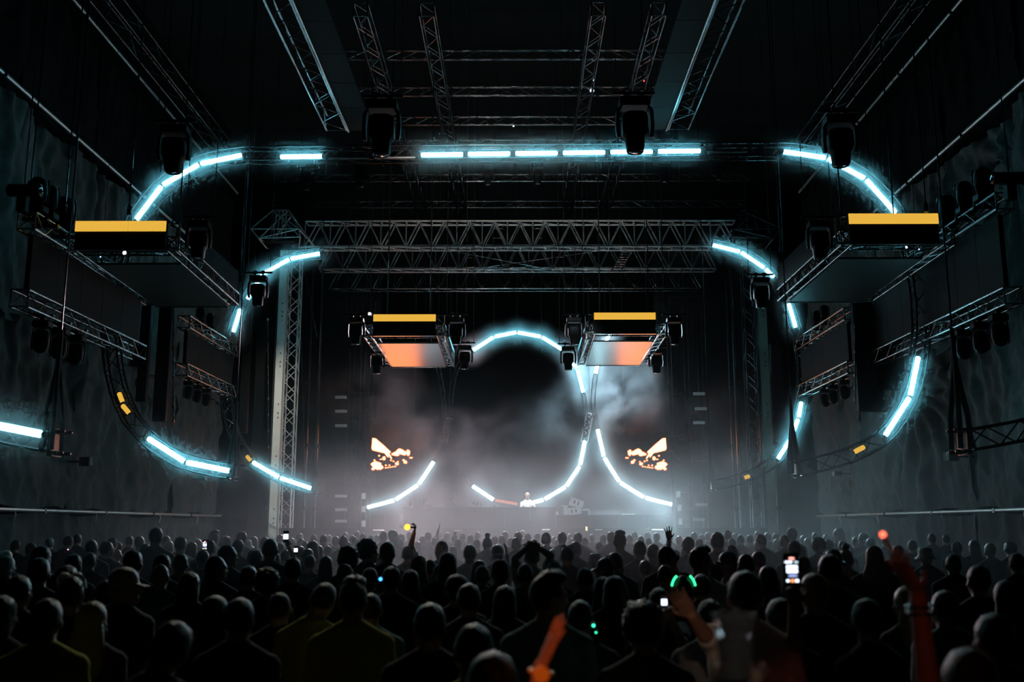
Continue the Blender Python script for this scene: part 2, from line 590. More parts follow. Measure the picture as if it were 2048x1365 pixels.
def coupler(x, y, Y, sx, lab):
    """Open truss end: two pairs of spigots and a black lifting sling."""
    c = U(x, y, Y)
    t = thing('truss_end', lab, 'truss end', c, 'truss ends with couplers')
    f = MB()
    f.box((0, 0, 0), (0.05, 0.3, 0.36))
    f.build('end_plate', M_DALU, t)
    for dz in (-0.14, 0.14):
        for dy in (-0.11, 0.11):
            s = MB()
            s.loft([[Vector((sx * xx, dy + rr * math.cos(a), dz + rr * math.sin(a))) for a in [2 * math.pi * q / 8 for q in range(8)]] for xx, rr in ((0.02, 0.026), (0.07, 0.026), (0.075, 0.018), (0.1, 0.018), (0.105, 0.025), (0.15, 0.022), (0.17, 0.012))])
            s.build('spigot', M_ALU, t)
    s = MB()
    for dx in (-0.11, 0.02):
        s.sweep([(dx, -0.14, -0.1), (dx * 0.9, -0.13, 0.3), (-0.04, -0.02, 1.0), (-0.04, 0, 1.5)], [0.035, 0.04, 0.035, 0.03], 6)
        s.sweep([(dx, 0.14, -0.1), (dx * 0.9, 0.13, 0.3), (-0.04, 0.02, 1.0), (-0.04, 0, 1.5)], [0.035, 0.04, 0.035, 0.03], 6)
    s.build('sling', M_RUB, t)
    s = MB()
    s.bar((-0.04, 0, 1.5), (-0.04, 0, ZC - c.z), 0.012, 5)
    s.build('hoist_chain', M_DALU, t)
    return t


coupler(470, 945, YA, 1, 'open truss end with coupler below the pale mast tubes')
coupler(1592, 939, YA, -1, 'open truss end with coupler and black sling by the ragged wall cloth')
coupler(632, 979, YBP, 1, 'far truss end with coupler past the pale mast')
coupler(1424, 972, YBP, -1, 'far truss end with coupler before the dim scaffold')
coupler(110, 886, Y0, 1, 'nearest truss end with coupler and black sling, left edge')
coupler(1928, 883, Y0, -1, 'nearest truss end with coupler and black sling, right edge')


# ---- the LED tubes
def led_tube(x0, y0, x1, y1, Y, m, lab, group, r=0.05, off=0.2, hw=None):
    a, b = U(x0, y0, Y - off), U(x1, y1, Y - off)
    c = (a + b) / 2
    d = (b - a).normalized()
    L = (b - a).length
    t = thing('light_tube', lab, 'LED tube', c, group)
    g = MB()
    q = L / 2 - 0.02
    n = 8
    g.sweep([d * -q, d * -(q - 0.025), d * (q - 0.025), d * q], [r * 0.6, r, r, r * 0.6], n)
    g.build('diffuser', m, t)
    k = MB()
    for s in (-1, 1):
        k = MB()
        k.sweep([d * s * (q - 0.002), d * s * (q + 0.02)], r * 0.75, n)
        k.build('end_cap', M_BLK, t)
    k = MB()
    up = Vector((0, 1, 0))
    nrm = d.cross(up).normalized()
    hw = hw or {YA: 0.15, YBP: 0.14, YC: 0.07, Y0: 0.13}[Y]
    hd = {YA: 0.13, YBP: 0.12, YC: 0.08, Y0: 0.12}[Y]
    k.sweep([d * -(q - 0.03) + up * (r + 0.022), d * (q - 0.03) + up * (r + 0.022)], 0.02, 4)
    for s in (-0.6, 0.6):
        k.bar(d * (q * s) + up * (r + 0.01), d * (q * s) + up * (off - hd), 0.014, 4)
        k.bar(d * (q * s) + up * (off - hd) - nrm * hw, d * (q * s) + up * (off - hd) + nrm * hw, 0.016, 4)
    k.build('mounting_rail', M_DALU, t)
    return t


LIT = {'A': [], 'B': [], 'C': [], '0': []}
GA, GB, GC = 'LED tubes on the big front arch', 'LED tubes on the middle arch', 'LED tubes on the stage rings'


def run(key, Y, m, group, pts, labs):
    for i in range(len(pts) - 1):
        (x0, y0), (x1, y1) = pts[i], pts[i + 1]
        led_tube(x0, y0, x1, y1, Y, m, labs[i], group, r={'A': 0.052, 'B': 0.056, 'C': 0.062, '0': 0.05}[key])
    LIT[key].append([U(x, y, Y - 0.2) for x, y in pts])


NTH = ['first', 'second', 'third', 'fourth', 'fifth', 'sixth', 'seventh', 'eighth', 'ninth', 'tenth']
run('A', YA, E_A, GA, [(271, 441), (324, 371), (399, 328), (486, 310)], ['white LED tube rising from behind the left orange panel', 'white LED tube midway round the front arch\'s left corner', 'white LED tube ending the front arch\'s left corner'])
run('A', YA, E_A, GA, [(559, 314), (646, 313)], ['lone white LED tube on the front arch\'s top bar'])
for i, (a, b, ya, yb) in enumerate([(840, 928, 310, 309), (934, 1022, 308.5, 307.5), (1029, 1117, 307, 306.5), (1124, 1212, 306, 305), (1219, 1307, 304.5, 303.5), (1314, 1403, 303, 302)]):
    led_tube(a, ya, b, yb, YA, E_A, NTH[i] + ' from the left of six lit LED tubes along the front arch top', GA)
LIT['A'].append([U(840, 310, YA - 0.2), U(1403, 302, YA - 0.2)])
for i, (a, b, y) in enumerate([(655, 740, 317), (747, 833, 316), (1410, 1497, 305)]):
    led_tube(a, y, b, y - 1, YA, M_UNLIT, 'unlit LED tube on the front arch top, ' + ['just past the lone lit one', 'just before the six lit ones', 'just after the six lit ones'][i], GA, r=0.02)
run('A', YA, E_A, GA, [(1565, 303), (1653, 316), (1731, 358), (1793, 428)], ['white LED tube starting the front arch\'s right corner', 'white LED tube midway round the front arch\'s right corner', 'white LED tube sinking behind the right orange panel'])
run('A', YA, E_A, GA, [(1837, 712), (1820, 794), (1769, 874)], ['white LED tube upright beside the black hanging slab, upper one', 'white LED tube beside the ragged wall cloth, lower one'])
run('A', YA, E_A, GA, [(294, 876), (371, 925), (461, 943)], ['sloping white LED tube low on the front arch, left', 'nearly level white LED tube ending the front arch, left'])
led_tube(237, 784, 246, 807, YA, E_OR, 'short orange lit tube piece on the arch leg, upper one', GA, r=0.05)
led_tube(243, 809, 260, 829, YA, E_OR, 'short orange lit tube piece on the arch leg, lower one', GA, r=0.05)
led_tube(1706, 906, 1731, 893, YA, E_OR, 'short orange lit tube piece by the ragged wall cloth', GA, r=0.05)
run('B', YBP, E_B, GB, [(641, 507), (580, 518), (526, 548), (494, 600)], ['top white LED tube over the pale mast', 'middle white LED tube crossing the pale mast head', 'white LED tube left of the pale mast head'])
run('B', YBP, E_B, GB, [(481, 617), (466, 666)], ['steep white LED tube under the left panel\'s corner'])
run('B', YBP, E_B, GB, [(504, 924), (559, 956), (624, 978)], ['sloping white LED tube across the pale mast foot', 'last white LED tube right of the pale mast foot'])
led_tube(492, 911, 503, 924, YBP, E_OR, 'small orange tube piece left of the pale mast foot', GB, r=0.055)
run('B', YBP, E_B, GB, [(1424, 490), (1481, 504), (1530, 537), (1549, 556)], ['first white LED tube above the dim mast', 'second white LED tube above the dim mast', 'short white LED tube meeting the right panel corner'])
run('B', YBP, E_B, GB, [(1577, 606), (1592, 657)], ['steep white LED tube under the right panel\'s corner'])
run('B', YBP, E_B, GB, [(1603, 803), (1597, 837), (1580, 880), (1555, 920)], ['uppermost white LED tube by the black sling', 'middle white LED tube by the black sling', 'lowest white LED tube over the dim mast foot'])
led_tube(1487, 957, 1501, 952, YBP, E_OR, 'small orange tube piece right of the dim scaffold', GB, r=0.055)
run('C', YC, E_B, GC, [(945, 702), (988, 674), (1034, 665), (1083, 674), (1125, 700)], [NTH[i] + ' from the left of four LED tubes topping the stage ring' for i in range(4)])
run('C', YC, E_B, GC, [(1145, 726), (1155, 739), (1167, 787)], ['stubby LED tube just under the moving light', 'steep LED tube right side of the stage ring'])
run('C', YC, E_C, GC, [(1170, 881), (1160, 932), (1132, 974), (1088, 1000), (1065, 1006)], [s + ' LED tube of four curving down to the performer' for s in ('topmost', 'second', 'third', 'lowest')])
run('C', YC, E_C, GC, [(944, 972), (988, 1001)], ['lone white LED tube left of the performer'])
led_tube(989, 1001, 1036, 1009, YC, E_DIMOR, 'dim orange LED tube beside the performer', GC, r=0.05)
run('C', YC, E_C, GC, [(868, 923), (837, 970), (790, 1001), (733, 1016)], [s + ' LED tube under the left fire screen' for s in ('upper', 'middle', 'lowest')])
run('C', YC, E_C, GC, [(1195, 858), (1208, 915), (1239, 965), (1289, 996), (1345, 1010)], [s + ' LED tube of four under the right fire screen' for s in ('topmost', 'second', 'third', 'lowest')])
run('C', YC, E_C, GC, [(1222, 664), (1211, 684)], ['short LED tube in the gap under the small right orange panel'])
run('C', YC, E_C, GC, [(1197, 722), (1191, 749)], ['short LED tube hanging below the small right underside sheet'])
run('0', Y0, E_0, 'LED tubes on the outermost arch', [(-54, 842), (88, 870)], ['thick white LED tube at the left frame edge'])
# ------------------------------------------------------------------ lights: prototypes
def ring4(z, hx, hy, r, n=3):
    pts = []
    for cx, cy, a0 in ((hx - r, hy - r, 0), (-hx + r, hy - r, 90), (-hx + r, -hy + r, 180), (hx - r, -hy + r, 270)):
        for k in range(n):
            a = math.radians(a0 + 90 * k / (n - 1))
            pts.append(Vector((cx + r * math.cos(a), cy + r * math.sin(a), z)))
    return pts


def proto_moving():
    t = thing('moving_light', 'proto', 'stage light', (0, 0, 0), 'moving head lights')
    b = MB()
    b.loft([ring4(z, hx, hy, 0.03) for z, hx, hy in ((-0.06, 0.17, 0.12), (-0.075, 0.19, 0.135), (-0.16, 0.19, 0.135), (-0.18, 0.16, 0.11))], smooth=False)
    base = b.build('base', M_BLK, t)
    for sx in (-1, 1):
        k = MB()
        k.box((sx * 0.09, 0, -0.03), (0.03, 0.05, 0.08))
        k.sweep([(sx * 0.09 + 0.05 * math.cos(a), 0, 0.03 + 0.04 * math.sin(a)) for a in [math.radians(q) for q in range(-60, 241, 50)]], 0.012, 5)
        k.build('clamp', M_DALU, t)
        k = MB()
        prof = [(-0.17, 0.05, 0.17), (-0.22, 0.055, 0.205), (-0.4, 0.055, 0.215), (-0.5, 0.045, 0.21), (-0.56, 0.03, 0.2)]
        k.loft([[Vector((sx * (x + 0.022), -hy, z)), Vector((sx * (x + 0.022), hy, z)), Vector((sx * (x - 0.022), hy, z)), Vector((sx * (x - 0.022), -hy, z))] for z, hy, x in prof], smooth=False)
        k.build('yoke_arm', M_BLK, t)
    k = MB()
    k.loft([ring4(z, hx, hx, hx * 0.45, 4) for z, hx in ((-0.25, 0.1), (-0.275, 0.14), (-0.32, 0.155), (-0.5, 0.155), (-0.535, 0.14), (-0.56, 0.115), (-0.72, 0.105), (-0.74, 0.1))])
    head = k.build('head', M_BLK, t)
    k = MB()
    k.sweep([(-0.13, -0.15, -0.36), (-0.12, -0.158, -0.31), (-0.08, -0.165, -0.285), (0.08, -0.165, -0.285), (0.12, -0.158, -0.31), (0.13, -0.15, -0.36)], 0.009, 5)
    k.build('highlight_bar', M_BLK, head)  # bar added in place of the reflection on the head's shoulder
    k = MB()
    k.sweep([(0.098 * math.cos(a), 0.098 * math.sin(a), -0.745) for a in [2 * math.pi * q / 16 for q in range(16)]], 0.009, 5, closed=True)
    k.build('lens_ring', M_DALU, head)
    k = MB()
    k.ell((0, 0, -0.74), (0.09, 0.09, 0.02), 14, 6)
    k.build('lens', M_LENS, head)
    return t


def proto_dome():
    """Rounded wash light: origin at its foot, body upward."""
    t = thing('dome_light', 'proto', 'stage light', (0, 0, 0), 'rounded wash lights on the side screens')
    b = MB()
    b.loft([ring4(z, hx, hy, 0.03) for z, hx, hy in ((0.02, 0.13, 0.11), (0.04, 0.15, 0.12), (0.13, 0.15, 0.12), (0.15, 0.12, 0.1))], smooth=False)
    b.build('base', M_BLK, t)
    k = MB()
    k.loft([[Vector((r * math.cos(a), r * math.sin(a), z)) for a in [2 * math.pi * q / 14 for q in range(14)]] for z, r in ((0.18, 0.06), (0.2, 0.11), (0.27, 0.14), (0.46, 0.14), (0.53, 0.125), (0.58, 0.09), (0.605, 0.04))])
    k.build('body', M_BLK, t)
    for sx in (-1, 1):
        k = MB()
        k.sweep([(sx * 0.14, 0, 0.12), (sx * 0.172, 0, 0.3), (sx * 0.172, 0, 0.46), (sx * 0.15, 0, 0.55)], 0.014, 6)
        k.build('yoke_arm', M_DALU, t)
    k = MB()
    k.box((0, 0, -0.03), (0.08, 0.06, 0.12))
    k.box((0, 0, -0.075), (0.4, 0.06, 0.05))
    k.build('clamp', M_DALU, t)
    return t


_mv, _dm = proto_moving(), proto_dome()
_used = {'m': False, 'd': False}


def moving(p, lab, s=1.0, rz=0.0, tilt=0.0):
    o = _mv if not _used['m'] else copy_tree(_mv)
    _used['m'] = True
    o.location = p
    o.rotation_euler = (tilt, 0, rz)
    o.scale = (s, s, s)
    o['label'] = lab
    return o


def dome(p, lab, s=1.0, flip=False, rz=0.0):
    o = _dm if not _used['d'] else copy_tree(_dm)
    _used['d'] = True
    o.location = p
    o.rotation_euler = (math.pi if flip else 0, 0, rz)
    o.scale = (s, s, s)
    o['label'] = lab
    return o


def chain(p, ztop, lab, r=0.014):
    t = MB()
    p = Vector(p)
    L = ztop - p.z
    t.bar((0, 0, 0), (0, 0, L), r, 5)
    o = t.build('hoist_chain', M_DALU, None, None)
    o.location = p
    tag(o, lab, 'chain', 'hoist chains and slings')
    h = MB()
    h.sweep([(0.03 * math.cos(a), 0, 0.1 + 0.05 * math.sin(a)) for a in [2 * math.pi * q / 10 for q in range(10)]], 0.012, 5, closed=True)
    h.box((0, 0, 0.01), (0.06, 0.06, 0.1))
    h.build('hook', M_DALU, o)
    return o


# ------------------------------------------------------------------ screen pods
def pod(lab, X0, X1, Yf, Yn, Ye, zt, zb, strip, side, sheet, sw):
    """Hung pod: front screen with an orange strip, underside sheet that runs back, inner side sheet, trusses.
    X0..X1 front screen, Yf its depth, Yn..Ye depth of the underside, side = +1 when the inner side is at X1."""
    t = thing('screen_pod', lab, 'stage pod', ((X0 + X1) / 2, Yf, zb), 'hung pods with an orange strip')
    base = t.location.copy()
    xi, xo = (X1, X0) if side > 0 else (X0, X1)

    def L(p):
        return Vector(p) - base
    k = MB()
    k.box(L(((X0 + X1) / 2, Yf + 0.06, (zt + zb) / 2)), (X1 - X0, 0.1, zt - zb))
    fr = k.build('front_screen', M_LEDOFF, t)
    k = MB()
    k.box(L(((X0 + X1) / 2, Yf - 0.005, zt - strip / 2)), (X1 - X0, 0.03, strip))
    tag(k.build('orange_strip', E_OR, fr), 'plain glowing orange band')
    k = MB()
    k.box(L(((X0 + X1) / 2, Yf - 0.005, zb - 0.012)), (X1 - X0, 0.05, 0.024))
    k.build('bottom_edge', M_ALU, t)
    # underside sheet, shifted outwards with depth as the photo shows it
    zs = zb
    q = [L((sw[0], Yn, zs)), L((sw[1], Yn, zs)), L((sw[3], Ye, zs)), L((sw[2], Ye, zs))]
    k = MB()
    solid_quad(k, q, (0, 0, 0.04))
    k.build('underside_sheet', sheet, t)
    k = MB()
    k.bar(q[3], q[2], 0.022, 6)
    k.build('far_edge', M_ALU, t)
    # trusses along both long edges of the pod
    for a, b, dx in ((q[0], q[3], -0.14), (q[1], q[2], 0.14)):
        a2 = Vector((a.x + dx, L((0, Yf + 0.2, 0)).y, a.z + 0.17))
        b2 = Vector((b.x + dx, b.y, b.z + 0.17))
        truss('edge_truss', None, [a2, b2], 0.13, 0.1, (1, 0, 0), 0.3, 0.02, 0.012, M_ALU, root=t)
    # cross trusses that carry the front screen
    truss('cross', None, [L((X0 - 0.1, Yf + 0.45, zb + 0.18)), L((X1 + 0.1, Yf + 0.45, zb + 0.18))], 0.13, 0.13, (0, 1, 0), 0.3, 0.02, 0.012, M_ALU, root=t)
    # open frame beside the front screen, inner side
    fx = xi + side * 0.22
    k = MB()
    for z in (zb + 0.05, zt - 0.02):
        k.bar(L((xi, Yf + 0.1, z)), L((fx, Yf + 0.1, z)), 0.018, 5)
    k.bar(L((fx, Yf + 0.1, zb)), L((fx, Yf + 0.1, zt)), 0.018, 5)
    k.bar(L((xi, Yf + 0.1, zb + 0.06)), L((fx, Yf + 0.1, (zb + zt) / 2)), 0.012, 5)
    k.bar(L((fx, Yf + 0.1, (zb + zt) / 2)), L((xi, Yf + 0.1, zt - 0.04)), 0.012, 5)
    tag(k.build('side_frame', M_ALU, t), kind='stuff')
    return t, base


a = U(152, 443, 17.7)
b = U(329, 499, 17.7)
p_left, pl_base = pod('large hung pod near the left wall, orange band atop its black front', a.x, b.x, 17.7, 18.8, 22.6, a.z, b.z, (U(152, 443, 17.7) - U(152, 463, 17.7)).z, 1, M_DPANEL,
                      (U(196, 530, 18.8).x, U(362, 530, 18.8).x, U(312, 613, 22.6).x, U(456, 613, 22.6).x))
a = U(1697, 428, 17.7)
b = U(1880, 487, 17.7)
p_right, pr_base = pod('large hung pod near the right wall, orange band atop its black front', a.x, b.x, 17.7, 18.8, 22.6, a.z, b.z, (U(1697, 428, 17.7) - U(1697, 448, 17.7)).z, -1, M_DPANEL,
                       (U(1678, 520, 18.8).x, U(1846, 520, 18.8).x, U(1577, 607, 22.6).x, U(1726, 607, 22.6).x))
a = U(747, 629.5, 25.0)
b = U(871, 671, 25.0)
p_cl, pcl_base = pod('small hung pod over the stage, left of the white ring', a.x, b.x, 25.0, 26.2, 30.2, a.z, b.z, (U(747, 629.5, 25) - U(747, 643, 25)).z, 1, M_PANEL,
                     (U(755, 687, 26.2).x, U(877, 687, 26.2).x, U(785, 730, 30.2).x, U(892, 730, 30.2).x))
a = U(1188, 626, 25.0)
b = U(1312, 667, 25.0)
p_cr, pcr_base = pod('small hung pod over the stage, right of the white ring', a.x, b.x, 25.0, 26.2, 30.2, a.z, b.z, (U(1188, 626, 25) - U(1188, 639.5, 25)).z, -1, M_PANEL,
                     (U(1187, 684, 26.2).x, U(1306, 684, 26.2).x, U(1172, 728, 30.2).x, U(1278, 728, 30.2).x))


def inner_sheet(t, base, x, y0, y1, z0, z1, m, name='inner_sheet'):
    k = MB()
    k.hexa([Vector((x, y0, z0)) - base, Vector((x, y1, z0)) - base, Vector((x, y1, z1)) - base, Vector((x, y0, z1)) - base],
           [Vector((x + 0.05, y0, z0)) - base, Vector((x + 0.05, y1, z0)) - base, Vector((x + 0.05, y1, z1)) - base, Vector((x + 0.05, y0, z1)) - base])
    k.build(name, m, t)


zl = pl_base.z
inner_sheet(p_left, pl_base, U(470, 600, 22.6).x, 19.2, 22.6, zl + 0.05, zl + 0.85, M_LEDOFF)
zr = pr_base.z
inner_sheet(p_right, pr_base, U(1558, 595, 22.6).x, 19.2, 22.6, zr + 0.05, zr + 0.85, M_LEDOFF)
inner_sheet(p_cl, pcl_base, U(906, 725, 30.2).x, 25.9, 30.2, pcl_base.z, pcl_base.z + 0.5, M_PANEL)
inner_sheet(p_cr, pcr_base, U(1155, 722, 30.2).x, 25.9, 30.2, pcr_base.z, pcr_base.z + 0.5, M_PANEL)


# ------------------------------------------------------------------ side screens hung along the walls
RIG = {}


def side_screen(lab, x, y0, y1, z0, z1, sgn, m=M_LEDOFF):
    t = thing('side_screen', lab, 'screen', (x, y0, z0), 'switched-off side screens')
    base = t.location.copy()
    RIG[round(x, 2)] = (z0 - 0.2 - 0.15 - 0.05, z1 + 0.2 + 0.15 + 0.05, y0, y1)
    k = MB()
    n = max(3, round((y1 - y0) / 1.0))
    for i in range(n):
        k = MB()
        ya, yb = y0 + (y1 - y0) * i / n + 0.006, y0 + (y1 - y0) * (i + 1) / n - 0.006
        k.box(Vector((x, (ya + yb) / 2, (z0 + z1) / 2)) - base, (0.09, yb - ya, z1 - z0))
        k.build('screen_panel', m, t)
    truss('upper', None, [Vector((x, y0 - 0.2, z1 + 0.2)) - base, Vector((x, y1 + 0.2, z1 + 0.2)) - base], 0.15, 0.15, (1, 0, 0), 0.4, 0.025, 0.012, M_ALU, root=t)
    truss('lower', None, [Vector((x, y0 - 0.2, z0 - 0.2)) - base, Vector((x, y1 + 0.2, z0 - 0.2)) - base], 0.15, 0.15, (1, 0, 0), 0.4, 0.025, 0.012, M_ALU, root=t)
    k = MB()
    m_ = int((y1 - y0) / 0.3)
    for i in range(m_):
        k.box(Vector((x - sgn * 0.06, y0 + 0.15 + 0.3 * i, z1 + 0.03)) - base, (0.05, 0.12, 0.05))
    tag(k.build('hanging_bracket', M_DALU, t), kind='stuff')
    return t


def zat(px, py, X):
    """Depth and height of a pixel known to lie in the plane x = X."""
    d = CR @ Vector(((px - 1024) / F, (682.5 - py) / F, -1.0))
    s = X / d.x
    return CAM + d * s


X1 = -8.55
pa, pb = zat(62, 470, X1), zat(278, 604, X1)
pc = zat(50, 578, X1)
side_screen('near switched-off side screen under the left pod', X1, pa.y, pb.y, pc.z, pa.z, 1)
X2 = 8.75
pa, pb = zat(2000, 430, X2), zat(1745, 588, X2)
pc = zat(2012, 575, X2)
side_screen('near switched-off side screen under the right pod', X2, pa.y, pb.y, pc.z, pa.z, -1)
X3 = -8.56
pa, pb = zat(372, 662, X3), zat(463, 715, X3)
pc = zat(372, 728, X3)
side_screen('far switched-off side screen left of the pale mast', X3, pa.y, pb.y, pc.z, pa.z, 1)
X4 = 8.4
pa, pb = zat(1697, 646, X4), zat(1603, 702, X4)
pc = zat(1700, 722, X4)
side_screen('far switched-off side screen right of the dim mast', X4, pa.y, pb.y, pc.z, pa.z, -1)

# wash lights along the side screens
def on_rig(p, X, flip, dx=0.0):
    """The point on the truss of the side screen in the plane x = X: on its top, or under its lower truss."""
    lo, hi, y0, y1 = RIG[round(X, 2)]
    return Vector((X + dx, min(max(p.y, y0 + 0.1), y1 - 0.1), lo if flip else hi))



for i, (x, y) in enumerate([(62, 400), (92, 432), (125, 460)]):
    dome(on_rig(zat(x, y + 22, X1), X1, False), ['nearest', 'middle', 'farthest'][i] + ' of three rounded lights standing left of the left pod', 1.15)
for i, (x, y) in enumerate([(1972, 432), (1936, 462), (1900, 486)]):
    dome(on_rig(zat(x, y, X2), X2, False), ['nearest', 'middle', 'farthest'][i] + ' of three rounded lights standing right of the right pod', 1.15)
for i, (x, y) in enumerate([(86, 638), (121, 656), (154, 672)]):
    dome(on_rig(zat(x, y, X1), X1, True), ['nearest', 'middle', 'farthest'][i] + ' of three rounded lights hung under the left near screen', 1.0, True)
for i, (x, y) in enumerate([(1994, 612), (1957, 632), (1924, 650)]):
    dome(on_rig(zat(x, y, X2), X2, True), ['nearest', 'middle', 'farthest'][i] + ' of three rounded lights hung under the right near screen', 1.0, True)
for i, (x, y) in enumerate([(378, 760), (396, 768), (414, 776)]):
    dome(on_rig(zat(x, y, X3), X3, True), ['nearest', 'middle', 'farthest'][i] + ' of three small lights hung left of the pale mast', 0.8, True)
for i, (x, y) in enumerate([(1686, 742), (1664, 755), (1648, 766)]):
    dome(on_rig(zat(x, y, X4), X4, True), ['nearest', 'middle', 'farthest'][i] + ' of three small lights hung right of the dim mast', 0.85, True)
for i, (x, y) in enumerate([(401, 645), (420, 652)]):
    dome(on_rig(zat(x, y, X3), X3, False), ['nearer', 'farther'][i] + ' small light standing on the far left side screen', 0.8)
for i, (x, y) in enumerate([(1650, 640), (1634, 648)]):
    dome(on_rig(zat(x, y, X4), X4, False), ['nearer', 'farther'][i] + ' small light standing on the far right side screen', 0.8)

# moving lights that hang round the pods
for x, y, Y, s, lab in [
    (400, 438, 17.4, 1.0, 'black moving light hung just right of the left pod'),
    (518, 548, 21.6, 0.98, 'black moving light hung at the left pod\'s far corner'),
    (1636, 438, 17.4, 1.0, 'black moving light hung just left of the right pod'),
    (1520, 552, 21.6, 0.98, 'black moving light hung at the right pod\'s far corner'),
    (713, 632, 25.0, 1.0, 'moving light hung left of the small left pod'),
    (913, 632, 25.0, 1.0, 'moving light hung right of the small left pod, upper one'),
    (930, 688, 28.6, 1.0, 'moving light hung right of the small left pod, lower one'),
    (755, 697, 28.6, 1.0, 'moving light hung under the small left pod\'s outer edge'),
    (1148, 632, 25.0, 1.0, 'moving light hung left of the small right pod, upper one'),
    (1136, 690, 28.6, 1.0, 'moving light hung left of the small right pod, lower one'),
    (1348, 632, 25.0, 1.0, 'moving light hung right of the small right pod'),
    (1312, 696, 28.6, 1.0, 'moving light hung under the small right pod\'s outer edge')]:
    p = U(x, y, Y)
    moving(p, lab, s)
    q = MB()
    q.bar((-0.3, 0, 0), (0.3, 0, 0), 0.024, 6)
    bar = q.build('lamp_bar', M_BLK, None)
    bar.location = p + Vector((0, 0, 0.03))
    tag(bar, 'short black bar carrying the ' + lab.replace('black ', ''), 'pipe', 'short lamp bars')
    q = MB()
    q.bar((-0.25, 0, 0), (-0.25, 0, ZC - p.z - 0.03), 0.007, 4)
    q.bar((0.25, 0, 0), (0.25, 0, ZC - p.z - 0.03), 0.007, 4)
    q.build('hanging_wire', M_RUB, bar)
for x, y, Y, s, lab in [
    (352, 246, 14.5, 1.08, 'large moving light high above the left pod'),
    (765, 196, 14.5, 1.25, 'large moving light below the left overhead strip'),
    (1268, 190, 14.5, 1.25, 'large moving light below the right overhead strip'),
    (1676, 226, 14.5, 1.15, 'large moving light high above the right pod'),
    (615, 338, 30.0, 0.95, 'moving light under the lone lit tube'),
    (724, 332, 30.0, 0.95, 'moving light under the first unlit tube'),
    (976, 328, 30.0, 0.95, 'moving light under the second of the six lit tubes'),
    (1075, 326, 30.0, 0.95, 'moving light under the third of the six lit tubes'),
    (1329, 322, 30.0, 0.95, 'moving light under the sixth of the lit tubes'),
    (1437, 318, 30.0, 0.95, 'moving light under the unlit tube near the arch\'s right corner')]:
    p = U(x, y, Y)
    moving(p, lab, s)
    q = MB()
    q.bar((-0.32, 0, 0), (0.32, 0, 0), 0.026, 6)
    bar = q.build('lamp_bar', M_BLK, None)
    bar.location = p + Vector((0, 0, 0.03))
    tag(bar, 'short black bar carrying the ' + lab, 'pipe', 'short lamp bars')
    q = MB()
    q.bar((-0.28, 0, 0), (-0.28, 0, ZC - p.z - 0.03), 0.007, 4)
    q.bar((0.28, 0, 0), (0.28, 0, ZC - p.z - 0.03), 0.007, 4)
    q.build('hanging_wire', M_RUB, bar)

# long black lamp boxes on the wall side trusses, at both frame edges
for x, y, Y, lab in [(48, 381, 16.4, 'long black projector box on the truss at the left frame edge'), (2018, 357, 16.4, 'long black projector box on the truss at the right frame edge')]:
    p = U(x, y, Y)
    t = thing('lamp_box', lab, 'stage light', p)
    s = -1 if x < 1000 else 1
    k = MB()
    k.loft([[Vector((xx, r * math.cos(q), r * 1.0 * math.sin(q))) for q in [2 * math.pi * j / 10 for j in range(10)]] for xx, r in ((-0.28, 0.08), (-0.26, 0.11), (0.22, 0.11), (0.25, 0.125), (0.28, 0.125), (0.28, 0.1))])
    k.build('housing', M_BLK, t)
    k = MB()
    k.box((0.0, 0, -0.24), (0.16, 0.14, 0.3))
    k.build('mount', M_BLK, t)
    k = MB()
    k.ell((0.28 * -s * 1.0 if s < 0 else -0.28, 0, 0), (0.02, 0.1, 0.1), 10, 6)
    k.build('lens', M_LENS, t)
    k = MB()
    k.bar((0, 0, 0.1), (0, 0, ZC - p.z), 0.012, 5)
    k.build('hanging_wire', M_RUB, t)

# ------------------------------------------------------------------ black stepped screens hung below the pods
def slab(lab, Y, polys, edge_x):
    """Stepped hanging screen built of upright panels: polys = (x0, x1, ytop, ybottom) in the photograph."""
    c = U(polys[0][0], polys[0][3], Y)
    t = thing('hanging_screen', lab, 'screen', c, 'black stepped hanging screens')
    for x0, x1, yt, yb in polys:
        a, b = U(x0, yb, Y), U(x1, yt, Y)
        k = MB()
        k.box((a + b) / 2 + Vector((0, 0.08, 0)) - c, (b.x - a.x - 0.01, 0.16, b.z - a.z))
        k.build('screen_panel', M_LEDOFF, t)
    x, yt, yb = edge_x
    k = MB()
    k.bar(U(x, yt, Y) - c, U(x, yb, Y) - c, 0.02, 5)
    for i in range(9):
        q = U(x, yt, Y).lerp(U(x, yb, Y), i / 8) - c
        k.box(q + Vector((0, -0.02, 0)), (0.05, 0.05, 0.08))
    tag(k.build('edge_rail', M_ALU, t), kind='stuff')
    top = U(polys[0][1], polys[0][2], Y)
    k = MB()
    k.bar(top - c, Vector((top.x, top.y, ZC)) - c, 0.015, 5)
    k.build('hoist_chain', M_DALU, t)
    return t


slab('black stepped screen hanging below the left pod', 24.2, [(270, 303, 612, 803), (303, 345, 612, 843)], (347, 612, 843))
slab('black stepped screen hanging below the right pod', 24.2, [(1718, 1757, 604, 823), (1757, 1801, 604, 779)], (1710, 606, 800))
slab('black stepped screen hanging left of the pale mast', 30.6, [(476, 503, 660, 866), (503, 534, 640, 895)], (536, 640, 895))

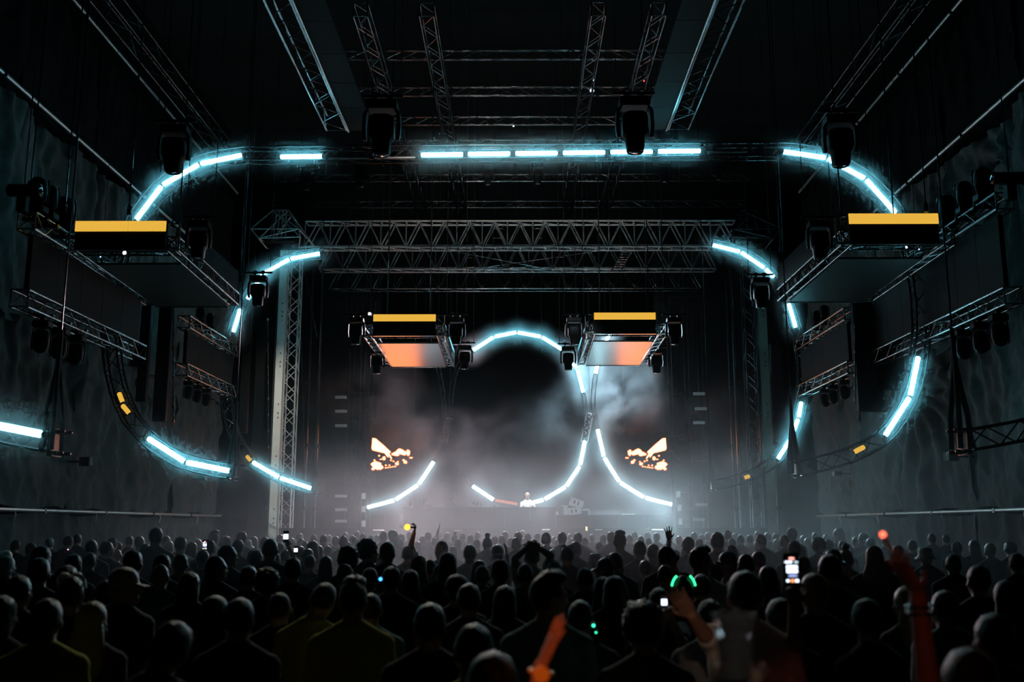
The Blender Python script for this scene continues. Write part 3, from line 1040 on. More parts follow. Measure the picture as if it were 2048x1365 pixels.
for x, y, Y, lab in [(127, 0, 20, None), (258, 425, 17.9, 'hoist chain rising from the left pod\'s middle'), (357, 470, 18.0, 'hoist chain rising beside the left pod\'s inner end'), (481, 560, 22.3, 'hoist chain above the left pod\'s far corner'),
                     (1790, 470, 18.0, 'hoist chain rising from the right pod\'s middle'), (1684, 470, 18.0, 'hoist chain rising beside the right pod\'s inner end'), (1560, 500, 22.3, 'hoist chain above the right pod\'s far corner'),
                     (130, 420, 17.2, 'hoist chain behind the left rounded lights'), (1852, 420, 17.6, 'hoist chain behind the right rounded lights'),
                     (55, 440, 17.0, 'hoist chain at the left frame edge'), (775, 640, 25.3, 'hoist chain on the small left pod, outer'), (860, 640, 25.3, 'hoist chain on the small left pod, inner'),
                     (1200, 636, 25.3, 'hoist chain on the small right pod, inner'), (1298, 636, 25.3, 'hoist chain on the small right pod, outer')]:
    if lab:
        chain(U(x, y, Y), ZC, lab)
# ------------------------------------------------------------------ roof trusses
def zroof(py, Z):
    """Depth at which the height Z shows at row py on the centre line."""
    d = CR @ Vector(((1036 - 1024) / F, (682.5 - py) / F, -1.0))
    return (Z - CAM.z) / d.z * d.y


ZR = 14.5
for i, (py, x0, x1) in enumerate([(110, 690, 1330), (183, 700, 1330), (242, 700, 1330), (288, 735, 1360), (356, 560, 1500), (409, 600, 1490)]):
    Y = zroof(py, ZR)
    a, b = U(x0, py, Y), U(x1, py, Y)
    truss('roof_truss', NTH[i] + ' crosswise roof truss counted from the audience', [Vector((a.x, Y, ZR)), Vector((b.x, Y, ZR))], 0.13, 0.035, (0, 1, 0), 0.5, 0.016, 0.012, M_ALU if i != 3 else M_ALU, 'crosswise roof trusses')
for i, (xt, xb) in enumerate([(721, 806), (853, 905), (1197, 1153), (1318, 1240)]):
    Yn, Yf = zroof(18, 14.15), 44.0
    a = U(xt, 18, Yn)
    truss('roof_truss', ['outer lengthwise roof truss above the small left pod', 'inner lengthwise roof truss above the small left pod', 'inner lengthwise roof truss above the small right pod', 'outer lengthwise roof truss above the small right pod'][i],
          [Vector((a.x, Yn, 14.15)), Vector((a.x, Yf, 14.15))], 0.17, 0.17, (1, 0, 0), 0.55, 0.026, 0.013, M_ALU, 'lengthwise roof trusses')
# side trusses high along the walls, and overhead strips
for s, x0, y0, lab in ((-1, 215, 20, 'lengthwise dark roof truss over the left pod'), (1, 1830, 20, 'lengthwise dark roof truss over the right pod')):
    Yn = zroof(0, 12.6)
    X = U(x0, 20, Yn).x
    truss('roof_truss', lab, [Vector((X, Yn - 5, 12.6)), Vector((X, 27, 12.6))], 0.2, 0.2, (1, 0, 0), 0.6, 0.028, 0.014, M_DALU, 'lengthwise roof trusses')
for s, xa, xb, ya, yb, lab in ((-1, 587, 700, 0, 262, 'long overhead strip on the left with a bright edge'), (1, 1421, 1330, 0, 262, 'long overhead strip on the right, dim')):
    Z = 10.6
    Yf = zroof(262, Z)
    Yn = zroof(-120, Z)
    X = U(xb, 262, Yf).x
    t = thing('overhead_strip', lab, 'ceiling panel', (X, Yn, Z), 'overhead strips')
    w = 0.52
    k = MB()
    L = Yf - Yn
    n = 6
    for i in range(n):
        k = MB()
        k.box((-s * w / 2, L * (i + 0.5) / n, 0.04), (w, L / n - 0.015, 0.06))
        k.build('strip_panel', M_STRIP, t)
    truss('edge', None, [Vector((s * 0.3, 0, 0.2)), Vector((s * 0.3, L, 0.2))], 0.17, 0.22, (1, 0, 0), 0.45, 0.026, 0.013, M_ALU if s < 0 else M_DALU, root=t)
    k = MB()
    k.bar((s * 0.03, 0, 0.0), (s * 0.03, L, 0.0), 0.028, 6)
    k.build('edge_tube', M_ALU, t)
    for q in (0.2, 0.8):
        k = MB()
        k.bar((s * 0.3, L * q, 0.2), (s * 0.3, L * q, ZC - Z - 0.01), 0.015, 5)
        k.build('hoist_chain', M_DALU, t)
# thin roof battens between the rear purlins
for i, x in enumerate([455, 512, 581, 638, 696, 770, 828, 890, 950, 1290, 1350, 1405, 1470]):
    Ya, Yb = zroof(356, 14.9), zroof(409, 14.9) + 0.4
    X = U(x, 356, Ya).x
    k = MB()
    k.bar((0, 0, 0), (0, Yb - Ya, -0.1), 0.02, 5)
    o = k.build('roof_batten', M_ALU)
    o.location = (X, Ya, 14.85)
    tag(o, f'{["first","second","third","fourth","fifth","sixth","seventh","eighth","ninth","tenth","eleventh","twelfth","thirteenth"][i]} thin roof batten from the left between the rear roof trusses', 'batten', 'thin roof battens')

# ------------------------------------------------------------------ stage roof: three deep header trusses on two masts
for i, (Y, x0, x1, ybot, ytop) in enumerate([(31.2, 612, 1470, 497, 446), (34.2, 640, 1430, 541, 494), (37.0, 660, 1400, 580, 538)]):
    a, b = U(x0, ybot, Y), U(x1, ybot, Y)
    zb, zt = U(1036, ybot, Y).z, U(1036, ytop, Y).z
    t = thing('header_truss', ['front', 'middle', 'rear'][i] + ' deep zigzag header truss of the stage roof', 'truss', (a.x, Y, zb), 'stage roof header trusses')
    L = b.x - a.x
    h = zt - zb
    M_HD = [M_HEADER, mat('header_metal_dimmed', (0.34, 0.34, 0.34), 0.35, 0.85), M_ALU][i]  # farther trusses darker: their dimmer light is put into the metal colour
    for dy in (-0.22, 0.22):
        for z in (0, h):
            k = MB()
            k.bar((0, dy, z), (L, dy, z), 0.035, 6)
            k.build('chord', M_HD, t)
    n = 2 * round(L / 0.83)
    step = L / n
    dg = MB()
    dg.bar((0, -0.22, 0), (step, -0.22, h), 0.026, 5)
    me_d = dg.mesh('brace', M_HD)
    dg = MB()
    dg.bar((0, -0.22, h), (step, -0.22, 0), 0.026, 5)
    me_u = dg.mesh('brace', M_HD)
    dg = MB()
    dg.bar((0, -0.22, 0), (0, -0.22, h), 0.024, 5)
    me_v = dg.mesh('brace', M_HD)
    for j in range(n):
        place('brace', me_d if j % 2 == 0 else me_u, t, (j * step, 0, 0))
        place('brace', me_d if j % 2 == 0 else me_u, t, (j * step, 0.44, 0))
        if j % 2 == 0:
            place('brace', me_v, t, (j * step, 0, 0))
    k = MB()
    for j in range(n + 1):
        for z in (0, h):
            k.bar((j * step, -0.22, z), (j * step, 0.22, z), 0.018, 4)
            if j < n - 1 and j % 2 == 0:
                k.bar((j * step, -0.22, z), ((j + 2) * step, 0.22, z), 0.014, 4)
    tag(k.build('lacing', M_HD, t), kind='stuff')
# ladders between the headers
for x, lab in ((996, 'short ladder hung behind the front header, first'), (1074, 'short ladder hung behind the front header, second'), (1245, 'leaning ladder between the front and middle headers')):
    lean = 0.5 if x > 1200 else 0
    top, bot = U(x + (14 if lean else 0), 448 if not lean else 497, 31.45), U(x - (12 if lean else 0), 505 if not lean else 540, 33.98 if lean else 31.45)
    t = thing('ladder', lab, 'ladder', bot, 'ladders in the stage roof')
    d = top - bot
    for s in (-0.16, 0.16):
        k = MB()
        k.bar((s, 0, 0), Vector((s, 0, 0)) + d, 0.02, 5)
        k.build('rail', M_ALU, t)
    n = max(3, int(d.length / 0.26))
    for j in range(n):
        k = MB()
        q = d * ((j + 0.5) / n)
        k.bar(q + Vector((-0.16, 0, 0)), q + Vector((0.16, 0, 0)), 0.014, 5)
        k.build('rung', M_ALU, t)
# wind brace cables across the headers
for a, b, lab in (((930, 541, 33.96), (1230, 497, 31.44), 'thin brace cable rising to the right behind the headers'), ((880, 498, 31.44), (1110, 541, 33.96), 'thin brace cable falling to the right behind the headers')):
    k = MB()
    p, q = U(*a), U(*b)
    k.bar(Vector((0, 0, 0)), q - p, 0.012, 4)
    o = k.build('brace_cable', M_ALU)
    o.location = p
    tag(o, lab, 'cable', 'brace cables')

# ------------------------------------------------------------------ masts
def mast(lab, x0, x1, xt0, xt1, Y, ztop, plate, bright):
    """Stage roof mast: a smooth sheeted leg beside a laced tower. Pixel columns at the foot (row 1050)."""
    p0, p1 = U(x0, 1050, Y), U(x1, 1050, Y)
    t0, t1 = U(xt0, 1050, Y), U(xt1, 1050, Y)
    t = thing('stage_mast', lab, 'mast', ((p0.x + t1.x) / 2, Y, 0), 'stage roof masts')
    bx = t.location.x
    k = MB()
    k.box(((p0.x + p1.x) / 2 - bx, -0.1, ztop / 2), (p1.x - p0.x, 0.3, ztop))
    pl = k.build('sheeted_leg', plate, t)
    k = MB()
    zz = 0.4
    while zz < ztop:
        for dz in (0.0, 0.14, 0.42):
            k.box(((p0.x + p1.x) / 2 - bx + 0.03, -0.252, zz + dz), (0.03, 0.006, 0.05))
        zz += 1.62
    tag(k.build('bolt_hole', M_BLK, pl), kind='stuff')
    k = MB()
    k.box((p0.x - bx - 0.03, -0.1, ztop / 2), (0.05, 0.32, ztop))
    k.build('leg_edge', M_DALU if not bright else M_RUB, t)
    m = M_HEADER if bright else M_DALU  # dim mast gets darker metal: its lack of light is put into the colour
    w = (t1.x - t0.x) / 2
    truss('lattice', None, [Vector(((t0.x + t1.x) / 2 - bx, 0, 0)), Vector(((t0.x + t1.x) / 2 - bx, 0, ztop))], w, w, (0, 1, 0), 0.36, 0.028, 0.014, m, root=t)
    k = MB()
    k.box((0, 0, 0.06), (0.9, 0.9, 0.12))
    k.build('base_plate', M_DALU, t)
    return t


zt = U(560, 505, 31.2).z
m_l = mast('pale sheeted mast with a laced tower, left of the stage', 541, 556, 559, 582, 31.2, zt, M_MAST, True)
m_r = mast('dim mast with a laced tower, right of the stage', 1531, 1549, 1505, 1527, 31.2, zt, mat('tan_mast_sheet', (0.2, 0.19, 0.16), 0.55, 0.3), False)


def mast_head(lab, px, Y, sgn, m):
    """Flared lattice sleeve head over a mast."""
    base = U(px, 492, Y)
    t = thing('mast_head', lab, 'truss', base, 'mast heads')
    s = Y / F
    H = 72 * s
    k = MB()
    k.box((0, 0, 0.05), (0.95, 0.7, 0.16))
    k.build('sleeve_block', M_ALU, t)
    top = [(x * s, y, H) for x, y in ((-18, -0.25), (14, -0.25), (14, 0.25), (-18, 0.25))]
    mid = [(x * s * sgn, y, z * s) for x, y, z in ((-56, -0.6, 25), (42, -0.6, 25), (60, 0.5, 8), (-40, 0.5, 4))]
    low = [(x * s * sgn, y, z * s) for x, y, z in ((-38, -0.6, 5), (46, -0.6, 8), (30, 0.3, 2), (-24, 0.3, 2))]
    bars = []
    for q in (top, mid, low):
        bars += [(q[i], q[(i + 1) % 4]) for i in range(4)]
    bars += [(top[i], mid[i]) for i in range(4)] + [(mid[i], low[i]) for i in range(4)] + [(top[0], mid[1]), (top[1], low[0]), (top[1], mid[2]), (top[2], mid[3]), (low[0], mid[1]), (top[0], low[1])]
    bars += [((x * s, -0.2, H), (x * s * 1.2, -0.3, 2 * s)) for x in (-12, -5, 2, 9)]
    for a, b in bars:
        k = MB()
        k.bar(a, b, 0.026, 5)
        k.build('brace', m, t)
    return t


mast_head('flared lattice head on the pale mast', 564, 31.0, 1, M_HEADER)
mast_head('flared lattice head on the dim mast', 1500, 31.0, -1, M_DALU)

# slim poles and cables that stand beside the masts
for i, (x, y0, Y, r, m, lab) in enumerate([(606, 540, 33.5, 0.06, M_DALU, 'slim pole just right of the pale mast'), (628, 530, 34, 0.05, M_DALU, 'second slim pole right of the pale mast'), (535, 640, 33, 0.05, M_DALU, 'slim pole just left of the pale mast'),
                                           (1484, 540, 33.5, 0.08, M_DALU, 'slim pole left of the dim mast'), (1472, 560, 34, 0.05, M_DALU, 'thin pole left of the dim mast'), (1557, 690, 33, 0.05, M_DALU, 'slim pole right of the dim mast')]):
    p = U(x, 1050, Y)
    q = U(x, y0, Y)
    t = thing('scaffold_pole', lab, 'pole', (p.x, Y, 0), 'slim stage poles')
    k = MB()
    k.bar((0, 0, 0), (0, 0, q.z), r, 8)
    k.build('tube', m, t)
    k = MB()
    k.box((0, 0, 0.02), (0.3, 0.3, 0.04))
    k.build('foot', M_DALU, t)
    for z in (2.5, 4.6, 6.7):
        k = MB()
        k.box((0.02, -0.05, z), (0.16, 0.14, 0.12))
        k.build('clamp', M_DALU, t)
# guy lines from the headers right of the pale mast
for x0, y0, x1, y1, lab in ((600, 545, 634, 675, 'slack guy line falling right of the pale mast'), (596, 560, 612, 1000, 'thin guy line beside the laced tower')):
    k = MB()
    p, q = U(x0, 497, 31.44), U(x1, y1, 33)
    k.bar((0, 0, 0), q - p, 0.014, 4)
    o = k.build('guy_line', M_DALU)
    o.location = p
    tag(o, lab, 'cable', 'guy lines')


# ------------------------------------------------------------------ scaffold towers with fixtures, both sides of the stage
def scaffold(lab, xs, Y, sgn):
    """Open scaffold tower: standards, ledgers, braces; lamp boxes and small fixtures on it are parts screwed to it."""
    X0, X1 = [U(x, 1050, Y).x for x in xs]
    t = thing('scaffold_tower', lab, 'scaffold', ((X0 + X1) / 2, Y, 0), 'scaffold towers')
    bx = t.location.x
    zt = 7.2
    for x in (X0 - bx, (X0 * 0.45 + X1 * 0.55) - bx, X1 - bx):
        for dy in (-0.5, 0.5):
            k = MB()
            k.bar((x, dy, 0), (x, dy, zt + 3.4), 0.035, 6)
            k.build('standard', M_DALU, t)
    z = 0.9
    while z < zt:
        for dy in (-0.5, 0.5):
            k = MB()
            k.bar((X0 - bx - 0.1, dy, z), (X1 - bx + 0.1, dy, z), 0.028, 6)
            k.build('ledger', M_DALU, t)
        z += 0.85
    for i in range(5):
        k = MB()
        a, b = (X0 - bx, X1 - bx) if i % 2 else (X1 - bx, X0 - bx)
        k.bar((a, 0.5, 0.9 + 1.3 * i), (b, 0.5, 2.2 + 1.3 * i), 0.022, 5)
        k.build('brace', M_DALU, t)
    return t


sc_l = scaffold('scaffold tower of poles beside the left fire screen', (694, 735), 37.6, -1)
sc_r = scaffold('scaffold tower of poles beside the right fire screen', (1349, 1412), 37.6, 1)
Yr = 36.6
for xs, ys, side in ((682, (795, 823, 852, 993, 1020, 1043), 'left'), (1398, (788, 818, 846, 1010, 1040), 'right')):
    for j, y in enumerate(ys):
        c = U(xs + (0 if side == 'left' else (j % 2) * 4), y, 37.0)
        t = thing('step_light', NTH[j] + ' from the top of the flat light bars on the ' + side + ' scaffold', 'stage light', c, 'flat light bars on the scaffolds')
        k = MB()
        k.box((0, 0, 0), (0.42, 0.12, 0.1))
        k.build('housing', M_GREY, t)
        k = MB()
        k.box((0, 0.15, 0), (0.5, 0.2, 0.05))
        k.build('bracket', M_DALU, t)
for side, pts in (('left', [(727, 993), (727, 1019), (727, 1048)]), ('right', [(1357, 989), (1359, 1016), (1361, 1044)])):
    for j, (x, y) in enumerate(pts):
        c = U(x, y, 36.9)
        t = thing('blinder_lamp', ['top', 'middle', 'bottom'][j] + ' of three small white lamp boxes on the ' + side + ' scaffold', 'stage light', c, 'small white lamp boxes')
        k = MB()
        k.box((0, 0, 0), (0.12, 0.14, 0.22))
        k.build('white_face', M_WHITE, t)
        k = MB()
        s = -1 if side == 'left' else 1
        k.box((s * 0.16, 0.12, 0.06), (0.3, 0.3, 0.06))
        k.bar((s * 0.2, 0.04, 0.06), (s * 0.2, 0.04, -0.2), 0.02, 5)
        k.build('bracket', M_DALU, t)

# ------------------------------------------------------------------ fire screens
def fire_screen(lab, ox, sgn):
    """Flat LED screen showing loose fiery shapes. Pixel offsets are measured from its outer upper corner."""
    Y = 36.9
    s = Y / F
    c = U(ox, 878, Y)
    t = thing('led_screen', lab, 'screen', c, 'LED screens beside the stage')
    cols, rows = 5, 4
    W_, H_ = 105 * s, 84 * s
    for i in range(cols):
        for j in range(rows):
            k = MB()
            k.box((sgn * (W_ * (i + 0.5) / cols - 0.12), 0.06, 0.25 - H_ * (j + 0.5) / rows), (W_ / cols - 0.006, 0.1, H_ / rows - 0.006))
            k.build('screen_panel', M_LEDOFF, t)
    def poly(mb, pts, dy):
        q = [Vector((sgn * x * s, dy, -y * s)) for x, y in pts]
        n = len(q)
        vs = q + [p + Vector((0, 0.012, 0)) for p in q]
        fs = [tuple(range(n))[::-1], tuple(range(n, 2 * n))] + [(i, (i + 1) % n, n + (i + 1) % n, n + i) for i in range(n)]
        mb.add(vs, fs)
    def grow(pts, d):
        cx = sum(p[0] for p in pts) / len(pts)
        cy = sum(p[1] for p in pts) / len(pts)
        out = []
        for x, y in pts:
            l = math.hypot(x - cx, y - cy) or 1
            out.append((x + (x - cx) / l * d, y + (y - cy) / l * d))
        return out
    rnd = random.Random(5)
    def blob(cx, cy, rx, ry, n=11, j=0.25):
        return [(cx + rx * math.cos(2 * math.pi * k / n) * (1 + rnd.uniform(-j, j)), cy + ry * math.sin(2 * math.pi * k / n) * (1 + rnd.uniform(-j, j))) for k in range(n)]
    shapes = [[(2, -1), (9, 0), (24, 13), (39, 26), (37, 29), (28, 29), (16, 26), (3, 23), (1, 19)]]
    shapes += [[(26, 28), (30, 28), (35, 36), (33, 37)], [(31, 29), (36, 29), (42, 39), (40, 40)]]
    shapes += [blob(50, 30, 6, 4), blob(58, 26, 8, 5), blob(66, 29, 5, 4), blob(74, 28, 4, 5), blob(44, 31, 3, 2)]
    shapes += [blob(12, 53, 10, 7.5, 13), blob(20, 57, 4, 4), blob(5, 60, 3, 2), blob(26, 39, 3, 3.5, 7), blob(20, 41, 2.6, 1, 6), blob(69, 47, 3.6, 3, 7), blob(65, 43, 2, 1.6, 6), blob(52, 50, 3, 3, 7)]
    shapes += [blob(30 + 4.6 * i, 58 - 0.7 * i, 1.6, 0.9, 6) for i in range(5)]
    shapes += [blob(x, y, 1.3, 1.1, 6) for x, y in ((16, 34), (7, 43), (40, 43), (45, 45), (54, 46), (30, 53), (37, 53), (78, 38), (81, 38))]
    hot, halo = MB(), MB()
    for q in shapes:
        poly(hot, q, -0.012)
        poly(halo, grow(q, 1.5), 0.0)  # wider glowing copy paints the bloom round each shape
    e = halo.build('bloom_halo', E_HALO, t)
    tag(e, 'orange bloom drawn as rims round the fiery shapes', kind='stuff')
    e = hot.build('fire_shape', E_FIRE, t)
    tag(e, 'white-hot fiery shapes', kind='stuff')
    k = MB()
    for x in (0.2, W_ - 0.4):
        k.bar((sgn * x, 0.14, 0.25), (sgn * x, 0.14, ZC - c.z), 0.012, 5)
    tag(k.build('hanging_wire', M_RUB, t), kind='stuff')
    return t


fire_screen('LED screen with orange fire shapes beside the left scaffold', 743, 1)
fire_screen('LED screen with orange fire shapes beside the right scaffold', 1333, -1)

# ------------------------------------------------------------------ the stage
xa, xb = -7.0, 7.3
k = MB()
t = thing('stage_deck', 'black stage platform across the far end', 'stage', (0, 29.8, 0))
n = 12
for i in range(n):
    k = MB()
    w = (xb - xa) / n
    k.box((xa + w * (i + 0.5), 0.02, 0.94), (w - 0.012, 0.04, 1.86))
    k.build('fascia_panel', M_DECK, t)
    k = MB()
    k.box((xa + w * (i + 0.5), 4.6, 1.2), (w - 0.008, 9.1, 0.09))
    k.build('deck_board', M_DECK, t)
k = MB()
for i in range(5):
    for y in (0.4, 8.8):
        k.bar((xa + 0.2 + (xb - xa - 0.4) * i / 4, y, 0), (xa + 0.2 + (xb - xa - 0.4) * i / 4, y, 1.16), 0.05, 6)
tag(k.build('deck_leg', M_DALU, t), kind='stuff')

DK = 31.6
zd = U(950, 1017.5, DK).z
x0, x1 = U(806, 1017, DK).x, U(1111, 1017, DK).x
t = thing('performer_desk', 'long black performer desk across the stage', 'desk', ((x0 + x1) / 2, DK, 1.245))
for i in range(6):
    k = MB()
    w = (x1 - x0) / 6
    k.box((-(x1 - x0) / 2 + w * (i + 0.5), 0.03, (zd - 1.245) / 2), (w - 0.012, 0.06, zd - 1.25))
    k.build('front_panel', M_DECK, t)
k = MB()
k.box((0, 0.45, zd - 1.245 + 0.015), (x1 - x0 + 0.04, 0.95, 0.04))
k.build('desk_top', M_DECK, t)
for x in (-2.3, 0, 2.3):
    k = MB()
    k.box((x, 0.75, (zd - 1.25) / 2), (0.06, 0.5, zd - 1.25))
    k.build('support', M_DECK, t)
R_Y = 31.3
zr2 = U(1200, 1030.5, R_Y).z
xa2, xb2 = x1 + 0.06, U(1352, 1030, R_Y).x
t = thing('side_riser', 'black riser with grey monitors, right of the performer desk', 'riser', ((xa2 + xb2) / 2, R_Y, 1.245))
for i in range(4):
    w = (xb2 - xa2) / 4
    k = MB()
    k.box((-(xb2 - xa2) / 2 + w * (i + 0.5), 0.6, (zr2 - 1.245) / 2), (w - 0.012, 1.2, zr2 - 1.25))
    k.build('riser_box', M_DECK, t)
xl0, xl1 = U(742, 1030, R_Y).x, x0 - 0.06
t = thing('side_riser', 'black riser left of the performer desk', 'riser', ((xl0 + xl1) / 2, R_Y, 1.245))
for i in range(2):
    w = (xl1 - xl0) / 2
    k = MB()
    k.box((-(xl1 - xl0) / 2 + w * (i + 0.5), 0.6, (zr2 - 1.245) / 2), (w - 0.012, 1.2, zr2 - 1.25))
    k.build('riser_box', M_DECK, t)


def monitor(lab, c, w, h, tilt, flip=1):
    """Boxy grey stage loudspeaker seen from its side: slanted box, two recessed handles, dark grille, foot."""
    t = thing('stage_monitor', lab, 'speaker', c, 'grey stage monitors')
    R = Matrix.Rotation(tilt * flip, 4, 'Y')
    k = MB()
    prof = [(-0.5, 0), (0.42, 0), (0.5, 0.28), (0.46, 0.9), (-0.46, 1.0), (-0.5, 0.2)]
    q0 = [R @ Vector((x * w * flip, 0, z * h)) for x, z in prof]
    q1 = [p + Vector((0, 0.5, 0)) for p in q0]
    n = len(q0)
    k.add(q0 + q1, [tuple(range(n)), tuple(range(n, 2 * n))[::-1]] + [(i, n + i, n + (i + 1) % n, (i + 1) % n) for i in range(n)])
    k.build('cabinet', M_GREY, t)
    for x in (-0.18, 0.12):
        k = MB()
        p = R @ Vector((x * w * flip, -0.006, 0.5 * h))
        k.box(p, (w * 0.14, 0.02, h * 0.42), R.to_3x3())
        k.build('handle_recess', M_RUB, t)
        k = MB()
        p = R @ Vector(((x + 0.09) * w * flip, -0.014, 0.5 * h))
        k.box(p, (w * 0.06, 0.02, h * 0.44), R.to_3x3())
        k.build('handle', M_WHITE, t)
    return t


c1 = U(1150, 1030, R_Y + 0.3)
c1.z = zr2 + 0.015
monitor('grey stage monitor, lower of the tilted pair right of the desk', c1, 0.44, 0.22, -0.12)
monitor('grey stage monitor, upper of the tilted pair right of the desk', c1 + Vector((0.03, 0, 0.235)), 0.42, 0.26, 0.3)
c2 = U(949, 1017, DK + 0.35)
c2.z = zd + 0.04
monitor('grey stage monitor on the desk left of the performer', c2, 0.34, 0.24, 0.3)
k = MB()
k.box((0, 0, 0.13), (0.12, 0.3, 0.26))
k.box((-0.02, 0, 0.28), (0.16, 0.34, 0.03))
o = k.build('speaker_box', M_GREY)
o.location = U(1131, 1030, R_Y + 0.3) * 1.0
o.location.z = zr2
tag(o, 'small grey box against the tilted monitor pair', 'speaker')
k = MB()
k.sweep([(0, 0, 0), (0.0, 0, 0.14), (-0.015, 0, 0.16), (-0.22, 0, 0.16)], 0.028, 6)
o = k.build('bent_pipe', M_GREY)
o.location = U(1178, 1030, R_Y + 0.4)
o.location.z = zr2
tag(o, 'pale bent pipe beside the tilted monitors', 'pipe')
k = MB()
k.loft([[Vector((r * math.cos(q), r * math.sin(q), z)) for q in [2 * math.pi * j / 10 for j in range(10)]] for z, r in ((0, 0.035), (0.07, 0.036), (0.095, 0.015), (0.12, 0.014))])
o = k.build('bottle', M_WHITE)
o.location = U(1114, 1030, R_Y + 0.3)
o.location.z = zr2
tag(o, 'small white bottle on the riser edge', 'bottle')
o = place('cup', o.data)
o.location = U(990, 1017, DK + 0.3)
o.location.z = zd + 0.035
o.scale = (1.6, 1.6, 0.9)
tag(o, 'small pale cup on the desk left of the performer', 'cup')
for i, (x, y, w) in enumerate([(757, 1061, 22), (916, 1062, 14), (1092, 1060, 16), (1197, 1060, 14), (1315, 1060, 22), (1256, 1029, 26)]):
    Y = 29.775 if y > 1050 else R_Y - 0.02
    p = U(x, y, Y)
    k = MB()
    k.box((0, 0, 0), (w * Y / F, 0.06, 0.03))
    o = k.build('edge_strip', M_WHITE)
    o.location = p
    tag(o, ['pale edge strip on the stage front under the left fire screen', 'pale edge strip on the stage front left of the desk middle', 'pale edge strip on the stage front below the bottle', 'pale edge strip on the stage front below the bent pipe', 'pale edge strip on the stage front under the right fire screen', 'pale strip on the riser top edge'][i], 'edge strip')
p = U(1173, 1058, 29.5)
t = thing('phone', 'phone held up at the stage front glowing warm white', 'phone', p)
k = MB()
k.box((0, 0, 0), (0.07, 0.01, 0.14))
k.build('body', M_BLK, t)
k = MB()
k.box((0, -0.007, 0), (0.06, 0.004, 0.12))
k.build('display', emat('warm_display', (1.0, 0.75, 0.5), 1.6), t)
k = MB()
k.bar((0, 0.02, -0.05), (0, 0.02, -p.z), 0.02, 5)
k.build('stand', M_BLK, t)

# ------------------------------------------------------------------ work lights, hanging frames
for x, y, Y, r, c_, lab in [(249, 506, 17.6, 0.035, (0.75, 0.9, 1.0), 'small white glow under the left pod front'), (201, 514, 18.4, 0.012, (0.3, 0.5, 1.0), 'tiny blue work light under the left pod'),  # first one is an added glow for a bright spot, not a lamp
                            (1813, 495, 18.0, 0.02, (0.5, 0.7, 1.0), 'small bluish work light under the right pod, inner'), (1838, 499, 18.0, 0.012, (0.3, 0.5, 1.0), 'tiny blue work light under the right pod, outer'),
                            (739, 628, 25.4, 0.04, (0.75, 0.9, 1.0), 'small white work light beside the small left pod'), (1184, 181, 26.9, 0.06, (0.7, 0.85, 1.0), 'bright work light on the roof truss above the six lit tubes'),
                            (1186, 160, 26.4, 0.03, (0.6, 0.8, 1.0), 'smaller work light on the roof truss, upper of two'), (1027, 252, 29.8, 0.03, (0.45, 0.6, 0.7), 'dim work light on the roof truss above the second lit tube'),
                            (1288, 162, 26.0, 0.02, (1.0, 0.05, 0.03), 'small red work light on the roof truss')]:
    p = U(x, y, Y)
    t = thing('work_light', lab, 'work light', p, 'small work lights in the rig')
    k = MB()
    k.ell((0, 0, 0), (r, r * 0.6, r), 10, 6)
    k.build('lens', emat('work_glow_' + str(int(c_[0] * 100)), c_, 5.0), t)
    k = MB()
    k.box((0, r + 0.03, 0), (r * 2.2, 0.08, r * 2.2))
    k.build('housing', M_BLK, t)
    k = MB()
    k.bar((0, r + 0.05, 0), (0, r + 0.05, ZC - p.z), 0.006, 4)
    k.build('hanging_wire', M_RUB, t)
for x, y0, y1, lab in ((1174, 828, 884, 'short lit truss piece where the right ring tubes meet'), (893, 838, 884, 'short lit truss piece between the left ring trusses')):
    a, b = U(x + 6, y0, 36.3), U(x - 6, y1, 36.3)
    t = truss('truss_piece', lab, [a, b], 0.12, 0.12, (0, 1, 0), 0.2, 0.016, 0.012, M_WHITE if x > 1000 else M_ALU, 'short truss pieces')  # white colour of the right piece stands in for the light on it
    k = MB()
    k.bar((0, 0, 0), Vector((a.x, a.y, ZC)) - a, 0.012, 5)
    k.build('hanging_wire', M_RUB, t)

# small boxes and cards on the side walls
for x, y, X, w, h, sgn, lab in [(174, 924, -10.0, 0.26, 0.2, 1, 'small black box with a pale edge on the left wall cloth'), (1902, 914, 10.0, 0.26, 0.2, -1, 'small black box with a pale edge on the right wall cloth'),
                                (404, 958, -10.0, 0.06, 0.12, 1, 'small pale card on the left wall below the arch end'), (1675, 948, 10.0, 0.06, 0.14, -1, 'small pale card on the right wall below the arch end')]:
    p = zat(x, y, X)
    t = thing('wall_box' if w > 0.1 else 'wall_card', lab, 'box' if w > 0.1 else 'card', p)
    k = MB()
    k.box((0, 0, 0), (0.25, w, h))
    k.build('case', M_BLK, t)
    k = MB()
    k.box((sgn * 0.04 + (sgn * 0.09), -w / 2 + (0.0 if w > 0.1 else -0.005), 0), (0.05, 0.02 if w > 0.1 else w, h * 0.95))
    k.build('pale_edge', M_WHITE, t)
    k = MB()
    k.bar((0, 0, 0), (-sgn * 0.75, 0, 0), 0.03, 6)
    k.build('bracket', M_DALU, t)
# ------------------------------------------------------------------ people
M_SKIN = mat('skin', (0.36, 0.22, 0.16), 0.5, 0.0, 0.4, objcol=False, noise_amt=0.08)
M_EYE = mat('eye_dark', (0.03, 0.025, 0.02), 0.2)
M_LIP = mat('lips', (0.3, 0.12, 0.1), 0.5)
M_CLOTH = mat('clothing', objcol=True, rough=0.85, spec=0.2, sheen=0.12, noise_amt=0.15, noise_scale=14, bump=0.25, bump_scale=40)
M_HAIR = mat('hair', objcol=True, rough=0.34, spec=0.28, sheen=0.35, noise_amt=0.25, noise_scale=60, bump=0.4, bump_scale=120)
PIV = Vector((0, 0, 1.5))


